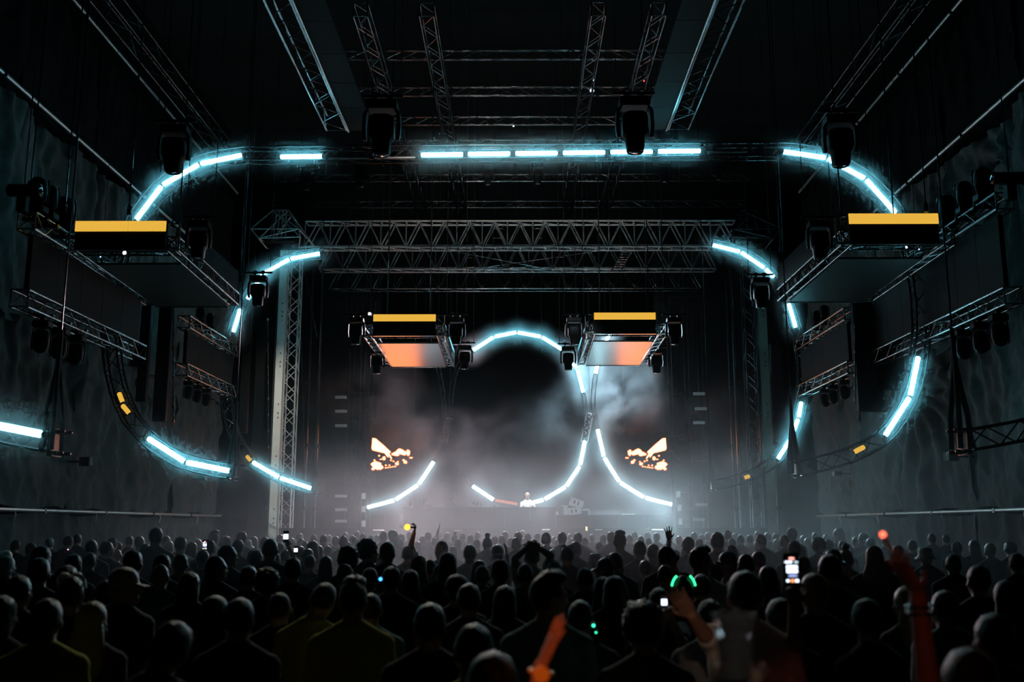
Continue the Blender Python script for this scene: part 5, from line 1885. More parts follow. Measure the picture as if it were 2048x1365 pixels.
# head centre, hair top, head width in the photograph; hair, hair colour, shirt, pose, turn, own label
CROWD = [
    (100, 1076, 17, 'short', 'grey', 'k'), (134, 1071, 19, 'short', 'dark', 'k'), (156, 1068, 17, 'crop', 'dark', 'k'), (184, 1080, 25, 'crop', 'brown', 'k'), (214, 1083, 24, 'short', 'dark', 'k', 'look'), (226, 1075, 19, 'short', 'dark', 'k'),
    (237, 1084, 19, 'short', 'dark', 'r'), (282, 1072, 20, 'crop', 'dark', 'k'), (313, 1055, 25, 'short', 'dark', 'k', 'rest', 0, 'tall person with short dark hair standing out above the crowd under the left screens'),
    (340, 1081, 20, 'short', 'fair', 'g'), (362, 1073, 24, 'short', 'brown', 'w'), (333, 1072, 19, 'crop', 'dark', 'k'), (233, 1097, 23, 'bald', 'dark', 'k'), (384, 1084, 24, 'long', 'dark', 'k'), (396, 1078, 19, 'wavy', 'fair', 'k'),
    (428, 1060, 20, 'quiff', 'brown', 'w', 'rest', 0, 'person with swept brown hair and pale shirt before the wall end'), (452, 1072, 24, 'curly', 'dark', 'k', 'rest', 0, 'person with lit curly dark hair beside the wall end'),
    (484, 1063, 20, 'short', 'dark', 'g'), (477, 1079, 24, 'crop', 'dark', 'k'), (496, 1081, 22, 'bucket', 'white', 'w', 'rest', 0, 'person in a white bucket hat beside the wall end'), (508, 1073, 17, 'long', 'dark', 'k'), (455, 1090, 33, 'wavy', 'dark', 'g', 'look'),
    (507, 1100, 26, 'short', 'dark', 'g'), (362, 1107, 32, 'crop', 'dark', 'k'), (325, 1108, 35, 'short', 'dark', 'k'), (267, 1100, 38, 'short', 'dark', 'k'), (432, 1112, 40, 'long', 'dark', 'k', 'look'), (148, 1108, 34, 'short', 'dark', 'k'),
    (84, 1091, 38, 'long', 'dark', 'k'), (12, 1101, 26, 'capback', 'grey', 'k'), (14, 1112, 34, 'cap', 'white', 'k', 'rest', 0.4, 'person in a pale cap at the left frame edge'), (135, 1130, 48, 'short', 'brown', 'k'), (80, 1115, 45, 'short', 'dark', 'k', 'rest', 0.3),
    (249, 1134, 52, 'cap', 'grey', 'k', 'look', -0.3, 'person in a shiny pale cap looking right, left part of the crowd'), (321, 1129, 36, 'bald', 'dark', 't', 'rest', 0, 'bald person with teal-lit shoulders, left part of the crowd'),
    (380, 1143, 46, 'long', 'brown', 'k'), (497, 1131, 42, 'short', 'dark', 'k'), (142, 1150, 58, 'short', 'dark', 'k', 'rest', 0.5, 'person with white sunglasses pushed up on dark hair, left side'), (187, 1202, 64, 'wavy', 'fair', 'k', 'rest', 0, 'person with long fair hair low at the left, nearest row'),
    (96, 1196, 66, 'short', 'dark', 'y', 'rest', 0.2, 'dark-haired person in a yellow shirt at the lower left'), (318, 1236, 66, 'short', 'brown', 'k', 'tilt'), (5, 1190, 60, 'long', 'dark', 'k'), (430, 1190, 58, 'long', 'dark', 'k'),
    (541, 1078, 31, 'crop', 'dark', 'g'), (530, 1074, 20, 'capback', 'grey', 'g'), (583, 1076, 16, 'short', 'fair', 'k'), (601, 1077, 16, 'short', 'dark', 'k'), (628, 1069, 14, 'bald', 'dark', 'k'), (646, 1069, 16, 'crop', 'dark', 'g'),
    (658, 1070, 13, 'short', 'dark', 'k'), (612, 1083, 17, 'crop', 'dark', 'k'), (627, 1081, 25, 'long', 'fair', 'k'), (636, 1090, 25, 'wavy', 'fair', 'k'), (650, 1085, 15, 'crop', 'dark', 'g'), (656, 1092, 17, 'short', 'dark', 'k'),
    (672, 1073, 16, 'short', 'dark', 'k'), (687, 1072, 19, 'crop', 'brown', 'g'), (706, 1071, 16, 'short', 'dark', 'k'), (726, 1067, 16, 'crop', 'grey', 'g'), (743, 1071, 14, 'short', 'dark', 'k'), (755, 1070, 13, 'short', 'dark', 'k'),
    (767, 1063, 16, 'crop', 'brown', 'k'), (786, 1060, 17, 'short', 'dark', 'r', 'look'), (803, 1068, 15, 'crop', 'dark', 'g'), (857, 1064, 14, 'short', 'dark', 'k'), (845, 1073, 15, 'crop', 'dark', 'k'), (836, 1083, 16, 'short', 'brown', 'k'), (894, 1064, 13, 'short', 'fair', 'k'),
    (888, 1076, 15, 'crop', 'dark', 'g'), (909, 1063, 14, 'bun', 'dark', 'k'), (916, 1078, 16, 'short', 'dark', 'k'), (941, 1070, 15, 'long', 'dark', 'k'), (953, 1079, 17, 'crop', 'dark', 'k'), (974, 1066, 20, 'bun', 'brown', 'g', 'rest', 0, 'person with a brown topknot below the performer'),
    (989, 1072, 15, 'short', 'dark', 'k'), (1005, 1070, 16, 'crop', 'dark', 'g'), (1020, 1075, 15, 'short', 'dark', 'k'), (736, 1077, 37, 'curly', 'dark', 'k', 'look', -0.35, 'person with curly dark hair and spectacles turned right before the left scaffold'),
    (697, 1092, 42, 'curly', 'dark', 'k', 'rest', 0, 'person with a full dark mop of hair before the left scaffold'), (775, 1084, 31, 'short', 'dark', 'g'), (766, 1108, 24, 'wavy', 'fair', 'g'), (838, 1111, 35, 'wavy', 'fair', 'k', 'rest', 0, 'person with long pale blonde hair under left fire screen'),
    (884, 1082, 26, 'crop', 'dark', 'k', 'rest', 2.5, 'person with cropped hair turned round towards the camera'), (906, 1092, 18, 'long', 'dark', 'k'), (896, 1104, 38, 'long', 'brown', 'k'), (940, 1089, 27, 'short', 'dark', 'w'), (959, 1120, 28, 'long', 'dark', 'k'), (964, 1131, 33, 'crop', 'dark', 'k'),
    (1000, 1119, 38, 'bandana', 'red', 'k', 'rest', 0, 'person in a red patterned bandana below the performer'), (783, 1132, 41, 'short', 'dark', 'k'), (821, 1139, 31, 'long', 'dark', 'k'), (880, 1137, 31, 'cap', 'dark', 'k'), (914, 1149, 44, 'cap', 'dark', 'k', 'look'),
    (586, 1115, 37, 'short', 'dark', 'k'), (620, 1110, 27, 'crop', 'dark', 'k'), (652, 1112, 30, 'long', 'dark', 'g'), (549, 1104, 28, 'crop', 'dark', 'w'), (513, 1100, 29, 'short', 'dark', 'g'), (535, 1134, 46, 'curly', 'dark', 'k'), (616, 1097, 25, 'short', 'dark', 'k'),
    (571, 1100, 23, 'crop', 'brown', 'w'), (629, 1161, 58, 'crop', 'dark', 'y', 'tilt', 0, 'person in a yellow shirt leaning their head to the right'), (707, 1152, 61, 'quiff', 'brown', 'y', 'rest', 0, 'person in a yellow shirt with tall swept hair, centre left'),
    (742, 1190, 50, 'crop', 'dark', 't', 'rest', 0, 'person in a teal shirt half hidden behind the tall yellow shirt'), (948, 1244, 72, 'short', 'dark', 'y', 'down', 0, 'person in a yellow shirt at the bottom middle'), (938, 1166, 52, 'short', 'dark', 'k'),
    (1036, 1064, 17, 'short', 'fair', 'g'), (1056, 1067, 14, 'crop', 'dark', 'k'), (1032, 1075, 20, 'crop', 'dark', 'g'), (1067, 1079, 20, 'short', 'dark', 'k'), (1047, 1077, 14, 'short', 'brown', 'k'), (1092, 1065, 20, 'crop', 'dark', 'k'), (1108, 1073, 13, 'short', 'fair', 'k'),
    (1124, 1064, 18, 'short', 'dark', 'k'), (1115, 1078, 14, 'crop', 'dark', 'g'), (1156, 1065, 17, 'short', 'dark', 'g'), (1146, 1076, 14, 'crop', 'dark', 'k'), (1171, 1075, 15, 'short', 'dark', 'k'), (1184, 1068, 13, 'crop', 'dark', 'k'), (1090, 1089, 22, 'wavy', 'fair', 'g'), (1106, 1098, 20, 'short', 'dark', 'g'),
    (1151, 1083, 26, 'short', 'brown', 'g'), (1198, 1083, 17, 'crop', 'dark', 'g'), (1222, 1063, 17, 'short', 'dark', 'g'), (1239, 1061, 26, 'quiff', 'brown', 'o', 'rest', 0, 'broad person with swept hair below right white curve'), (1259, 1069, 14, 'crop', 'dark', 'k'), (1282, 1072, 15, 'short', 'dark', 'k'),
    (1279, 1081, 27, 'crop', 'brown', 'g'), (1306, 1088, 26, 'short', 'dark', 'g'), (1297, 1075, 14, 'crop', 'dark', 'k'), (1313, 1066, 14, 'short', 'dark', 'k'), (1353, 1099, 21, 'short', 'dark', 'k'), (1370, 1092, 21, 'crop', 'fair', 'g'), (1376, 1074, 24, 'cap', 'grey', 'g'), (1398, 1078, 17, 'short', 'dark', 'g'),
    (1358, 1072, 14, 'crop', 'dark', 'k'), (1434, 1064, 26, 'short', 'dark', 'g'), (1417, 1064, 14, 'short', 'fair', 'k'), (1455, 1061, 16, 'crop', 'dark', 'k'), (1464, 1076, 17, 'short', 'dark', 'k'), (1463, 1090, 27, 'crop', 'dark', 'g'), (1481, 1070, 16, 'short', 'dark', 'k'), (1499, 1070, 15, 'crop', 'dark', 'g'),
    (1514, 1083, 18, 'wavy', 'fair', 'k'), (1516, 1102, 30, 'short', 'dark', 'g'), (1134, 1092, 29, 'crop', 'dark', 'k', 'rest', 0, 'broad person in a black shirt with sunglasses on top, below the monitors'), (1108, 1122, 27, 'capback', 'grey', 'k'),
    (1190, 1107, 30, 'bucket', 'dark', 'g'), (1211, 1116, 34, 'cap', 'dark', 'k', 'lookl'), (1230, 1104, 33, 'short', 'dark', 'k'), (1234, 1127, 31, 'cap', 'dark', 'k'), (1333, 1092, 34, 'crop', 'dark', 'k', 'look', -0.2, 'broad bald-cropped person in dark shirt and sunglasses looking right'),
    (1398, 1091, 38, 'quiff', 'dark', 'w', 'look', -0.2, 'bearded person in a pale collared shirt looking right'), (1456, 1103, 33, 'cap', 'dark', 'g', 'rest', 1.3, 'person in a dark cap with its peak pointing left'), (1491, 1108, 36, 'short', 'dark', 'k'), (1428, 1126, 38, 'crop', 'dark', 'o', 'rest', 0, 'person with sunglasses pushed up and a loose pale top'),
    (1457, 1123, 28, 'long', 'fair', 'k'), (1364, 1151, 44, 'short', 'dark', 'k', 'rest', 0, 'person wearing headphones that glow green'), (1402, 1148, 33, 'crop', 'dark', 'k'),
    (1094, 1140, 66, 'quiff', 'dark', 't', 'look', -0.2, 'person with swept dark hair looking right in a teal-lit shirt'), (1230, 1151, 46, 'long', 'dark', 'k', 'look', 0, 'person with long dark hair looking right below the white curve'), (1206, 1153, 40, 'long', 'dark', 'k'),
    (1288, 1198, 88, 'curly', 'dark', 'o', 'down', 0, 'person with a bushy dark head and plaid shirt at the bottom'), (1420, 1196, 52, 'short', 'dark', 'g', 'down', 0, 'person in a grey shirt with a purple collar bending forward'),
    (1524, 1067, 21, 'short', 'dark', 'g'), (1536, 1064, 15, 'crop', 'fair', 'k'), (1568, 1070, 21, 'crop', 'dark', 'g'), (1583, 1055, 19, 'short', 'dark', 'k'), (1588, 1081, 26, 'short', 'dark', 'g'), (1606, 1071, 15, 'crop', 'dark', 'k'), (1553, 1078, 16, 'long', 'fair', 'k'),
    (1600, 1092, 24, 'crop', 'fair', 'g'), (1615, 1076, 17, 'long', 'dark', 'k'), (1636, 1074, 28, 'curly', 'dark', 'k'), (1651, 1068, 15, 'crop', 'grey', 'k'), (1677, 1056, 18, 'wavy', 'brown', 'k', 'lookl'), (1659, 1078, 20, 'short', 'dark', 'k'), (1685, 1081, 20, 'short', 'brown', 'k'),
    (1690, 1088, 30, 'bun', 'dark', 't', 'rest', 0, 'person with a dark topknot and teal-lit back at the ragged cloth'), (1727, 1066, 17, 'cap', 'dark', 'k', 'lookl'), (1739, 1075, 18, 'short', 'dark', 'k'), (1747, 1091, 35, 'wavy', 'fair', 'k', 'rest', 0, 'person with long fair hair below the right wall'),
    (1850, 1095, 31, 'bucket', 'white', 'k', 'rest', 0, 'person in a pale bucket hat at the right'), (1863, 1067, 16, 'short', 'dark', 'k'), (1891, 1069, 16, 'crop', 'dark', 'k'), (1947, 1080, 22, 'long', 'brown', 'k'), (1912, 1083, 22, 'short', 'dark', 'k'), (1979, 1086, 22, 'short', 'grey', 'k'),
    (2019, 1083, 25, 'curly', 'dark', 'k'), (2032, 1106, 31, 'short', 'dark', 'k'), (1658, 1107, 46, 'short', 'brown', 'k', 'rest', 0, 'person with lit short brown hair right of the raised phone'), (1666, 1099, 34, 'capback', 'dark', 'k'), (1535, 1131, 41, 'long', 'dark', 'k'),
    (1813, 1171, 46, 'wavy', 'fair', 'k', 'rest', 0.4, 'person with fair hair partly behind the raised arm'), (1732, 1196, 62, 'short', 'dark', 'k', 'look', 0.5, 'dark-haired person with a faintly red-lit cheek, lower right'), (1888, 1180, 54, 'crop', 'dark', 't'),
    (1955, 1130, 46, 'short', 'dark', 'k'), (2010, 1160, 52, 'long', 'dark', 'k'), (1985, 1225, 70, 'short', 'dark', 'k'), (1770, 1120, 34, 'short', 'dark', 'k'), (1905, 1108, 32, 'crop', 'dark', 'k'), (1795, 1090, 24, 'short', 'dark', 'k'), (1824, 1080, 20, 'crop', 'dark', 'k'),
    (40, 1150, 50, 'short', 'dark', 'k'), (215, 1160, 50, 'short', 'dark', 'k'), (480, 1195, 60, 'short', 'dark', 'k'), (560, 1185, 50, 'crop', 'dark', 'k'), (860, 1205, 62, 'short', 'dark', 'k'), (1010, 1170, 50, 'long', 'dark', 'k'), (1160, 1200, 60, 'crop', 'dark', 'k'), (1560, 1195, 56, 'short', 'dark', 'k'),
    (690, 1128, 34, 'short', 'dark', 'k'), (740, 1135, 36, 'crop', 'dark', 'k'), (860, 1120, 30, 'crop', 'dark', 'k'), (1050, 1128, 34, 'short', 'dark', 'g'), (1170, 1135, 36, 'crop', 'dark', 'k'), (1290, 1120, 30, 'short', 'dark', 'g'), (1330, 1130, 32, 'crop', 'dark', 'k'), (1605, 1112, 32, 'short', 'dark', 'k'),
    (180, 1105, 28, 'crop', 'dark', 'k'), (60, 1085, 22, 'short', 'dark', 'k'), (30, 1079, 20, 'crop', 'dark', 'k'), (290, 1087, 24, 'short', 'dark', 'k'), (260, 1072, 17, 'crop', 'dark', 'k'), (406, 1100, 28, 'short', 'dark', 'k'), (560, 1086, 20, 'crop', 'dark', 'g'), (695, 1083, 18, 'short', 'dark', 'g'),
    (716, 1079, 17, 'crop', 'dark', 'k'), (800, 1077, 17, 'short', 'dark', 'g'), (870, 1075, 16, 'crop', 'dark', 'k'), (925, 1066, 14, 'short', 'dark', 'g'), (955, 1064, 13, 'crop', 'dark', 'k'), (1075, 1066, 14, 'short', 'dark', 'g'), (1140, 1067, 13, 'crop', 'dark', 'k'), (1206, 1069, 14, 'short', 'dark', 'g'),
    (1270, 1063, 13, 'crop', 'dark', 'k'), (1295, 1064, 13, 'short', 'dark', 'g'), (1340, 1067, 14, 'crop', 'dark', 'k'), (1388, 1065, 14, 'short', 'dark', 'g'), (1404, 1068, 14, 'crop', 'dark', 'k'), (1440, 1082, 18, 'short', 'dark', 'g'), (1550, 1066, 15, 'crop', 'dark', 'k'), (1630, 1064, 15, 'short', 'dark', 'k'),
    (1710, 1073, 17, 'crop', 'dark', 'k'), (1770, 1070, 17, 'short', 'dark', 'k'), (690, 1064, 13, 'short', 'dark', 'k'), (715, 1062, 13, 'crop', 'dark', 'g'), (820, 1063, 13, 'short', 'dark', 'k'), (880, 1062, 12, 'crop', 'dark', 'g'), (1010, 1062, 13, 'short', 'dark', 'k'), (1045, 1061, 12, 'crop', 'dark', 'g'),
    (560, 1068, 15, 'short', 'dark', 'k'), (600, 1067, 14, 'crop', 'dark', 'k'), (1470, 1066, 14, 'short', 'dark', 'k'), (1515, 1062, 14, 'crop', 'dark', 'g'),
]

# own labels are fixed first; the others are told apart by row, zone and place in it
CROWD = [tuple(c) + ('k', 'rest', 0, None)[len(c) - 5:] if False else (list(c) + ['rest', 0, None][len(c) - 6:]) for c in CROWD]
ORD = ['first', 'second', 'third', 'fourth', 'fifth', 'sixth', 'seventh', 'eighth', 'ninth', 'tenth', 'eleventh', 'twelfth']
keyed = {}
for c in CROWD:
    if c[8] is None:
        keyed.setdefault((band(c[2]), zone(c[0])), []).append(c)
for (bn, zn), cs in keyed.items():
    cs.sort(key=lambda c: c[0])
    for i, c in enumerate(cs):
        h = HPH[c[3]].format(c=c[4])
        if len(cs) == 1:
            c[8] = f'person with {h} alone in {bn} {zn}'
        else:
            c[8] = f'person with {h}, {ORD[i]} from left in {bn} {zn}'

rp = random.Random(11)
FIG = {}
for c in sorted(CROWD, key=lambda c: -c[2]):
    px, yt, w, hair, hc, sc, pose, rz, lab = c
    loc, s = spot(px, yt, w, hair)
    if pose == 'rest' and w < 40:
        pose = rp.choice(['rest', 'rest', 'crossed', 'down', 'back'] if w < 26 else ['rest', 'rest', 'crossed'])
    FIG[(px, yt)] = person(loc, s, lab, hair, hc, sc, pose, rz + rp.uniform(-0.2, 0.2), 1 if w >= 30 else 0, 'crowd before the stage')
# ------------------------------------------------------------------ people with raised arms, the performer, what they hold
def phone_at(p, w, lab, rz=0.0, on=True, content=0):
    t = thing('phone', lab, 'phone', p, 'phones held up in the crowd', (0, 0, rz))
    h = w * 2.0
    k = MB()
    k.loft([ring4(z, w / 2, h / 2, w * 0.12, 4) for z in (-0.004, 0.004)], smooth=False)
    me = k.mesh('body', M_BLK)
    me.transform(Matrix.Rotation(math.pi / 2, 4, 'X'))
    place('body', me, t)
    if content == 0:
        blocks = [(0, 0, 0.84, 0.86, 'display_white', (0.75, 0.85, 1.0), 3.0)]
    else:
        blocks = [(0, 0.66, 0.3, 0.14, 'display_red', (1.0, 0.35, 0.3), 2.5), (-0.2, 0.45, 0.42, 0.1, 'display_white', (0.75, 0.85, 1.0), 3.0), (0.27, 0.45, 0.2, 0.1, 'display_pale', (0.6, 0.8, 0.9), 1.6),
                  (0, 0.16, 0.66, 0.18, 'display_white', (0.75, 0.85, 1.0), 3.0), (0, -0.08, 0.66, 0.2, 'display_white', (0.75, 0.85, 1.0), 3.0), (0.03, -0.36, 0.5, 0.14, 'display_blue', (0.35, 0.45, 0.9), 1.2),
                  (-0.28, -0.66, 0.16, 0.13, 'display_white', (0.75, 0.85, 1.0), 3.0), (0.0, -0.66, 0.17, 0.16, 'display_orange', (1.0, 0.3, 0.08), 2.5), (0.27, -0.66, 0.2, 0.15, 'display_white', (0.75, 0.85, 1.0), 3.0)]
    k = MB()
    k.box((0, -0.006, 0), (w * 0.92, 0.002, h * 0.94))
    scr = k.build('screen', M_LENS, t)
    for x, z, a, b, n, c_, st in blocks:
        k = MB()
        k.box((x * w, -0.0085, z * h / 2), (a * w, 0.002, b * h / 2))
        k.build('lit_area', emat(n, c_, st), scr)
    return t


def arm(el, wr, tip, style='open', face=(0, 1, 0), **kw):
    return dict(el=U(*el), wr=U(*wr), tip=U(*tip), style=style, face=face, **kw)


# red-lit raised forearm with a gold watch, bottom centre
D = 2.9
loc = Vector((U(985, 1300, D + 0.1).x, D + 0.1, 0))
p = person(loc, 0.9, 'person raising a red-lit hand with a gold watch, bottom centre', 'short', 'dark', 'k', lod=1, arms={1: arm((1058, 1500, D), (1084, 1334, D), (1136, 1203, D - 0.02), 'open', (1.0, 0.25, 0), thumb=1)})
wr, el = U(1084, 1334, D), U(1058, 1500, D)
c = wr.lerp(el, 0.07)
t = thing('wrist_watch', 'gold watch on the red-lit raised wrist', 'watch', c)
ax = (wr - el).normalized()
a1 = ax.cross(Vector((0, 1, 0))).normalized()
a2 = ax.cross(a1)
k = MB()
k.sweep([(a1 * math.cos(q) + a2 * math.sin(q)) * 0.031 for q in [2 * math.pi * j / 16 for j in range(16)]], 0.007, 6, closed=True)
M_GOLD = mat('gold_metal', (0.95, 0.62, 0.12), 0.45, 0.2)
k.build('band', M_GOLD, t)
k = MB()
k.sweep([Vector((0, -0.03, 0)), Vector((0, -0.044, 0))], 0.023, 12)
k.build('case', M_GOLD, t)

# tall raised arm at the right, with rings and a red glow at the fingertip
D = 3.0
loc = Vector((U(1935, 1300, D + 0.1).x, D + 0.1, 0))
person(loc, 0.9, 'person stretching one red-lit arm high, rings on the hand, right side', 'long', 'dark', 'k', lod=1, arms={-1: arm((1862, 1420, D), (1836, 1190, D), (1768, 1076, D - 0.02), 'open', (1.0, 0.35, 0), thumb=-1)})
t0 = U(1770, 1084, D - 0.02)
k = MB()
k.sweep([(0.02, 0, -0.03), (-0.004, 0, 0.016)], 0.006, 8)
o = k.build('glow_tip', M_WHITE)
o.location = t0
tag(o, 'thin stick with a red glowing tip in the raised fingers', 'light stick')
k = MB()
k.ell((-0.005, 0, 0.02), (0.009, 0.009, 0.009), 10, 6)
k.build('ember', emat('red_ember', (1.0, 0.13, 0.06), 3.5), o)
for f, lab in ((0.1, 'silver bracelet on the tall raised arm'), (0.16, 'beaded bracelet on the tall raised arm')):
    wr, el = U(1836, 1190, D), U(1862, 1420, D)
    c = wr.lerp(el, f)
    ax = (wr - el).normalized()
    a1 = ax.cross(Vector((0, 1, 0))).normalized()
    a2 = ax.cross(a1)
    k = MB()
    k.sweep([(a1 * math.cos(q) + a2 * math.sin(q)) * 0.034 for q in [2 * math.pi * j / 16 for j in range(16)]], 0.005, 6, closed=True)
    o = k.build('bracelet', M_ALU)
    o.location = c
    tag(o, lab, 'bracelet')

# bent arm with bracelets, and a nearer hand that holds a clear cup
D = 4.8
loc, s = spot(1489, 1140, 51, 'short', fixed=D)
person(loc, s, 'person in a pale top with one bare arm bent up, before the dim mast', 'short', 'dark', 'w', lod=1,
       arms={-1: arm((1410, 1270, D - 0.1), (1384, 1232, D - 0.2), (1360, 1200, D - 0.24), 'relax', (0.3, 0.9, 0), thumb=1)})
D = 2.35
loc = Vector((U(1585, 1230, D).x, D, 0))
person(loc, 0.88, 'person at the bottom edge holding up a clear cup, face out of view', 'long', 'dark', 'g', lod=1,
       arms={-1: arm((1530, 1520, D - 0.1), (1500, 1392, D - 0.2), (1466, 1322, D - 0.22), 'grip', (-0.3, -0.9, 0.2), thumb=1)})
c = U(1470, 1296, D - 0.27)
t = thing('drink_cup', 'clear plastic cup held up at the bottom, right of centre', 'cup', c)
M_CUP = mat('clear_plastic', (0.9, 0.9, 0.9), 0.05)
M_CUP.node_tree.nodes['Principled BSDF'].inputs['Transmission Weight'].default_value = 0.9
k = MB()
k.loft([[Vector((r * math.cos(q), r * math.sin(q), z)) for q in [2 * math.pi * j / 16 for j in range(16)]] for z, r in ((-0.06, 0.03), (-0.055, 0.031), (0.06, 0.042), (0.066, 0.044), (0.066, 0.04), (0.05, 0.039), (-0.045, 0.028))])
k.build('wall', M_CUP, t)
k = MB()
k.loft([[Vector((r * math.cos(q), r * math.sin(q), z)) for q in [2 * math.pi * j / 14 for j in range(14)]] for z, r in ((-0.044, 0.027), (0.02, 0.034))])
M_DRINK = mat('iced_drink', (0.3, 0.18, 0.08), 0.05)
M_DRINK.node_tree.nodes['Principled BSDF'].inputs['Transmission Weight'].default_value = 0.85
k.build('drink', M_DRINK, t)
rr = random.Random(3)
for i in range(5):
    k = MB()
    k.box((rr.uniform(-0.018, 0.018), rr.uniform(-0.018, 0.018), 0.03 + 0.008 * i), (0.02, 0.02, 0.018), Euler((rr.random(), rr.random(), rr.random())).to_matrix())
    k.build('ice_cube', M_CUP, t)

# large phone at the right of the middle
p = phone_at(U(1583, 1140, 4.5), 0.072, 'large phone held up filming, blocks of white, blue and orange on its display', 0.0, True, 1)
loc, s = spot(1627, 1145, 64, 'crop')
person(loc, s, 'person with lit cropped hair holding up the large phone', 'crop', 'fair', 'k', lod=1, arms={-1: arm((1590, 1290, 4.75), (1588, 1212, 4.62), (1586, 1150, 4.56), 'grip', (0.2, -0.9, 0), thumb=1)})

# phone before the pale mast
phone_at(U(572, 1074, 12.6), 0.072, 'small bright phone held up before the pale mast')
loc, s = spot(600, 1092, 24, 'short', fixed=13.2)
person(loc, s, 'person holding up the small bright phone before the pale mast', 'short', 'dark', 'g', lod=0, voxel=0.009, arms={-1: arm((592, 1125, 12.9), (576, 1092, 12.75), (573, 1076, 12.66), 'grip', (0, -1, 0), thumb=1)})
phone_at(U(410, 1091, 12.6), 0.065, 'phone with an orange picture held up left of the wall end', 0.0, True, 1)
loc, s = spot(419, 1079, 22, 'short', fixed=13.4)
person(loc, s, 'person with short brown hair filming on the phone left of the wall end', 'short', 'brown', 'k', lod=0, voxel=0.009, arms={-1: arm((404, 1135, 13.0), (407, 1112, 12.75), (409, 1094, 12.66), 'grip', (0, -1, 0), thumb=1)})
phone_at(U(1328, 1205, 5.8), 0.038, 'low phone glowing white under the black-shirted broad person')
loc, s = spot(1318, 1175, 46, 'crop', fixed=6.6)
person(loc, s, 'person looking down at a glowing phone below the broad one', 'crop', 'dark', 'k', lod=1, voxel=0.008, arms={1: arm((1365, 1290, 6.35), (1338, 1232, 5.95), (1330, 1206, 5.84), 'grip', (0, -1, 0), thumb=-1)})
phone_at(U(592, 1101, 12.2), 0.05, 'tiny phone lit low before the pale mast')

# fist with an orange light
loc, s = spot(816, 1092, 25, 'short', fixed=13.0)
person(loc, s, 'person raising a fist with an orange light under left fire screen', 'short', 'dark', 'g', lod=0, voxel=0.008, arms={1: arm((822, 1092, 13.0), (828, 1066, 12.95), (832, 1048, 12.95), 'fist', (-1, 0.2, 0), thumb=-1)})
t = thing('torch', 'small orange torch glowing in the raised fist', 'torch', U(829, 1056, 12.9))
k = MB()
k.bar((0.02, 0, 0), U(816, 1055, 12.9) - U(829, 1056, 12.9), 0.012, 8)
k.build('handle', M_BLK, t)
k = MB()
k.ell(U(814.5, 1055, 12.88) - U(829, 1056, 12.9), (0.04, 0.04, 0.04), 12, 8)
k.build('bulb', emat('orange_bulb', (1.0, 0.26, 0.03), 4.0), t)

# open hand with a wristband
loc, s = spot(1328, 1108, 27, 'short', fixed=11.8)
person(loc, s, 'person holding a spread hand high under right fire screen', 'short', 'dark', 'g', lod=0, arms={1: arm((1337, 1112, 11.8), (1338, 1080, 11.75), (1336, 1050, 11.75), 'open', (0, 1, 0), thumb=-1)})
k = MB()
k.loft([[Vector((0.032 * math.cos(q), 0.032 * math.sin(q), z)) for q in [2 * math.pi * j / 14 for j in range(14)]] for z in (-0.012, 0.012)], caps=False)
o = k.build('wristband', M_WHITE)
o.location = U(1338, 1085, 11.75)
tag(o, 'pale wristband under the spread hand', 'wristband')
# cap wearer with one raised hand
loc, s = spot(995, 1090, 25, 'capback', fixed=12.8)
person(loc, s, 'person in a dark backwards cap with one raised hand below the performer', 'capback', 'dark', 'k', lod=0, voxel=0.008, arms={1: arm((1016, 1140, 12.8), (1013, 1112, 12.75), (1012, 1086, 12.75), 'relax', (-1, 0.2, 0), thumb=-1)})
# thin raised arm far off
loc, s = spot(872, 1072, 14, 'tail', fixed=23.0)
person(loc, s, 'far person with one thin arm raised below left white curve', 'tail', 'dark', 'k', lod=0, voxel=0.011, arms={1: arm((873, 1076, 23.0), (877, 1060, 23.0), (880, 1051, 23.0), 'relax', (-1, 0, 0), thumb=-1)})
# hands behind the head
loc, s = spot(1064, 1092, 33, 'short', fixed=10.2)
person(loc, s, 'person with both hands clasped behind the head below the performer', 'short', 'dark', 'w', lod=1, voxel=0.008, arms={1: arm((1101, 1112, 10.2), (1077, 1097, 10.08), (1064, 1093, 10.05), 'relax', (0, 1, 0), thumb=1), -1: arm((1030, 1118, 10.2), (1052, 1099, 10.08), (1063, 1095, 10.05), 'relax', (0, 1, 0), thumb=-1)})

# green glowing headphones
f = FIG[(1364, 1151)]
s = f.scale.x
t = thing('headphones', 'headphones with a green glowing band on a dark head', 'headphones', f.location + Vector((0, 0, 1.64 * s)), None, f.rotation_euler)
E_GREEN = emat('green_glow', (0.03, 1.0, 0.3), 2.6)
k = MB()
k.sweep([(0.096 * s * math.cos(q), -0.015, 0.02 + 0.125 * s * math.sin(q)) for q in [math.radians(a) for a in range(15, 166, 10)]], 0.01, 6)
k.build('band', M_BLK, t)
for q in (-1, 1):
    k = MB()
    k.sweep([(q * (0.088 * s + 0.004), -0.015, 0.0), (q * (0.112 * s), -0.015, 0.0)], [0.036, 0.03], 12)
    k.build('ear_cup', M_BLK, t)
    k = MB()
    k.sweep([(q * 0.1 * s * math.cos(a) * 1.02, -0.026, 0.02 + 0.125 * s * math.sin(a)) for a in [math.radians(b) for b in range(12, 66, 9)]], 0.008, 6)
    k.build('light_band', E_GREEN, t)


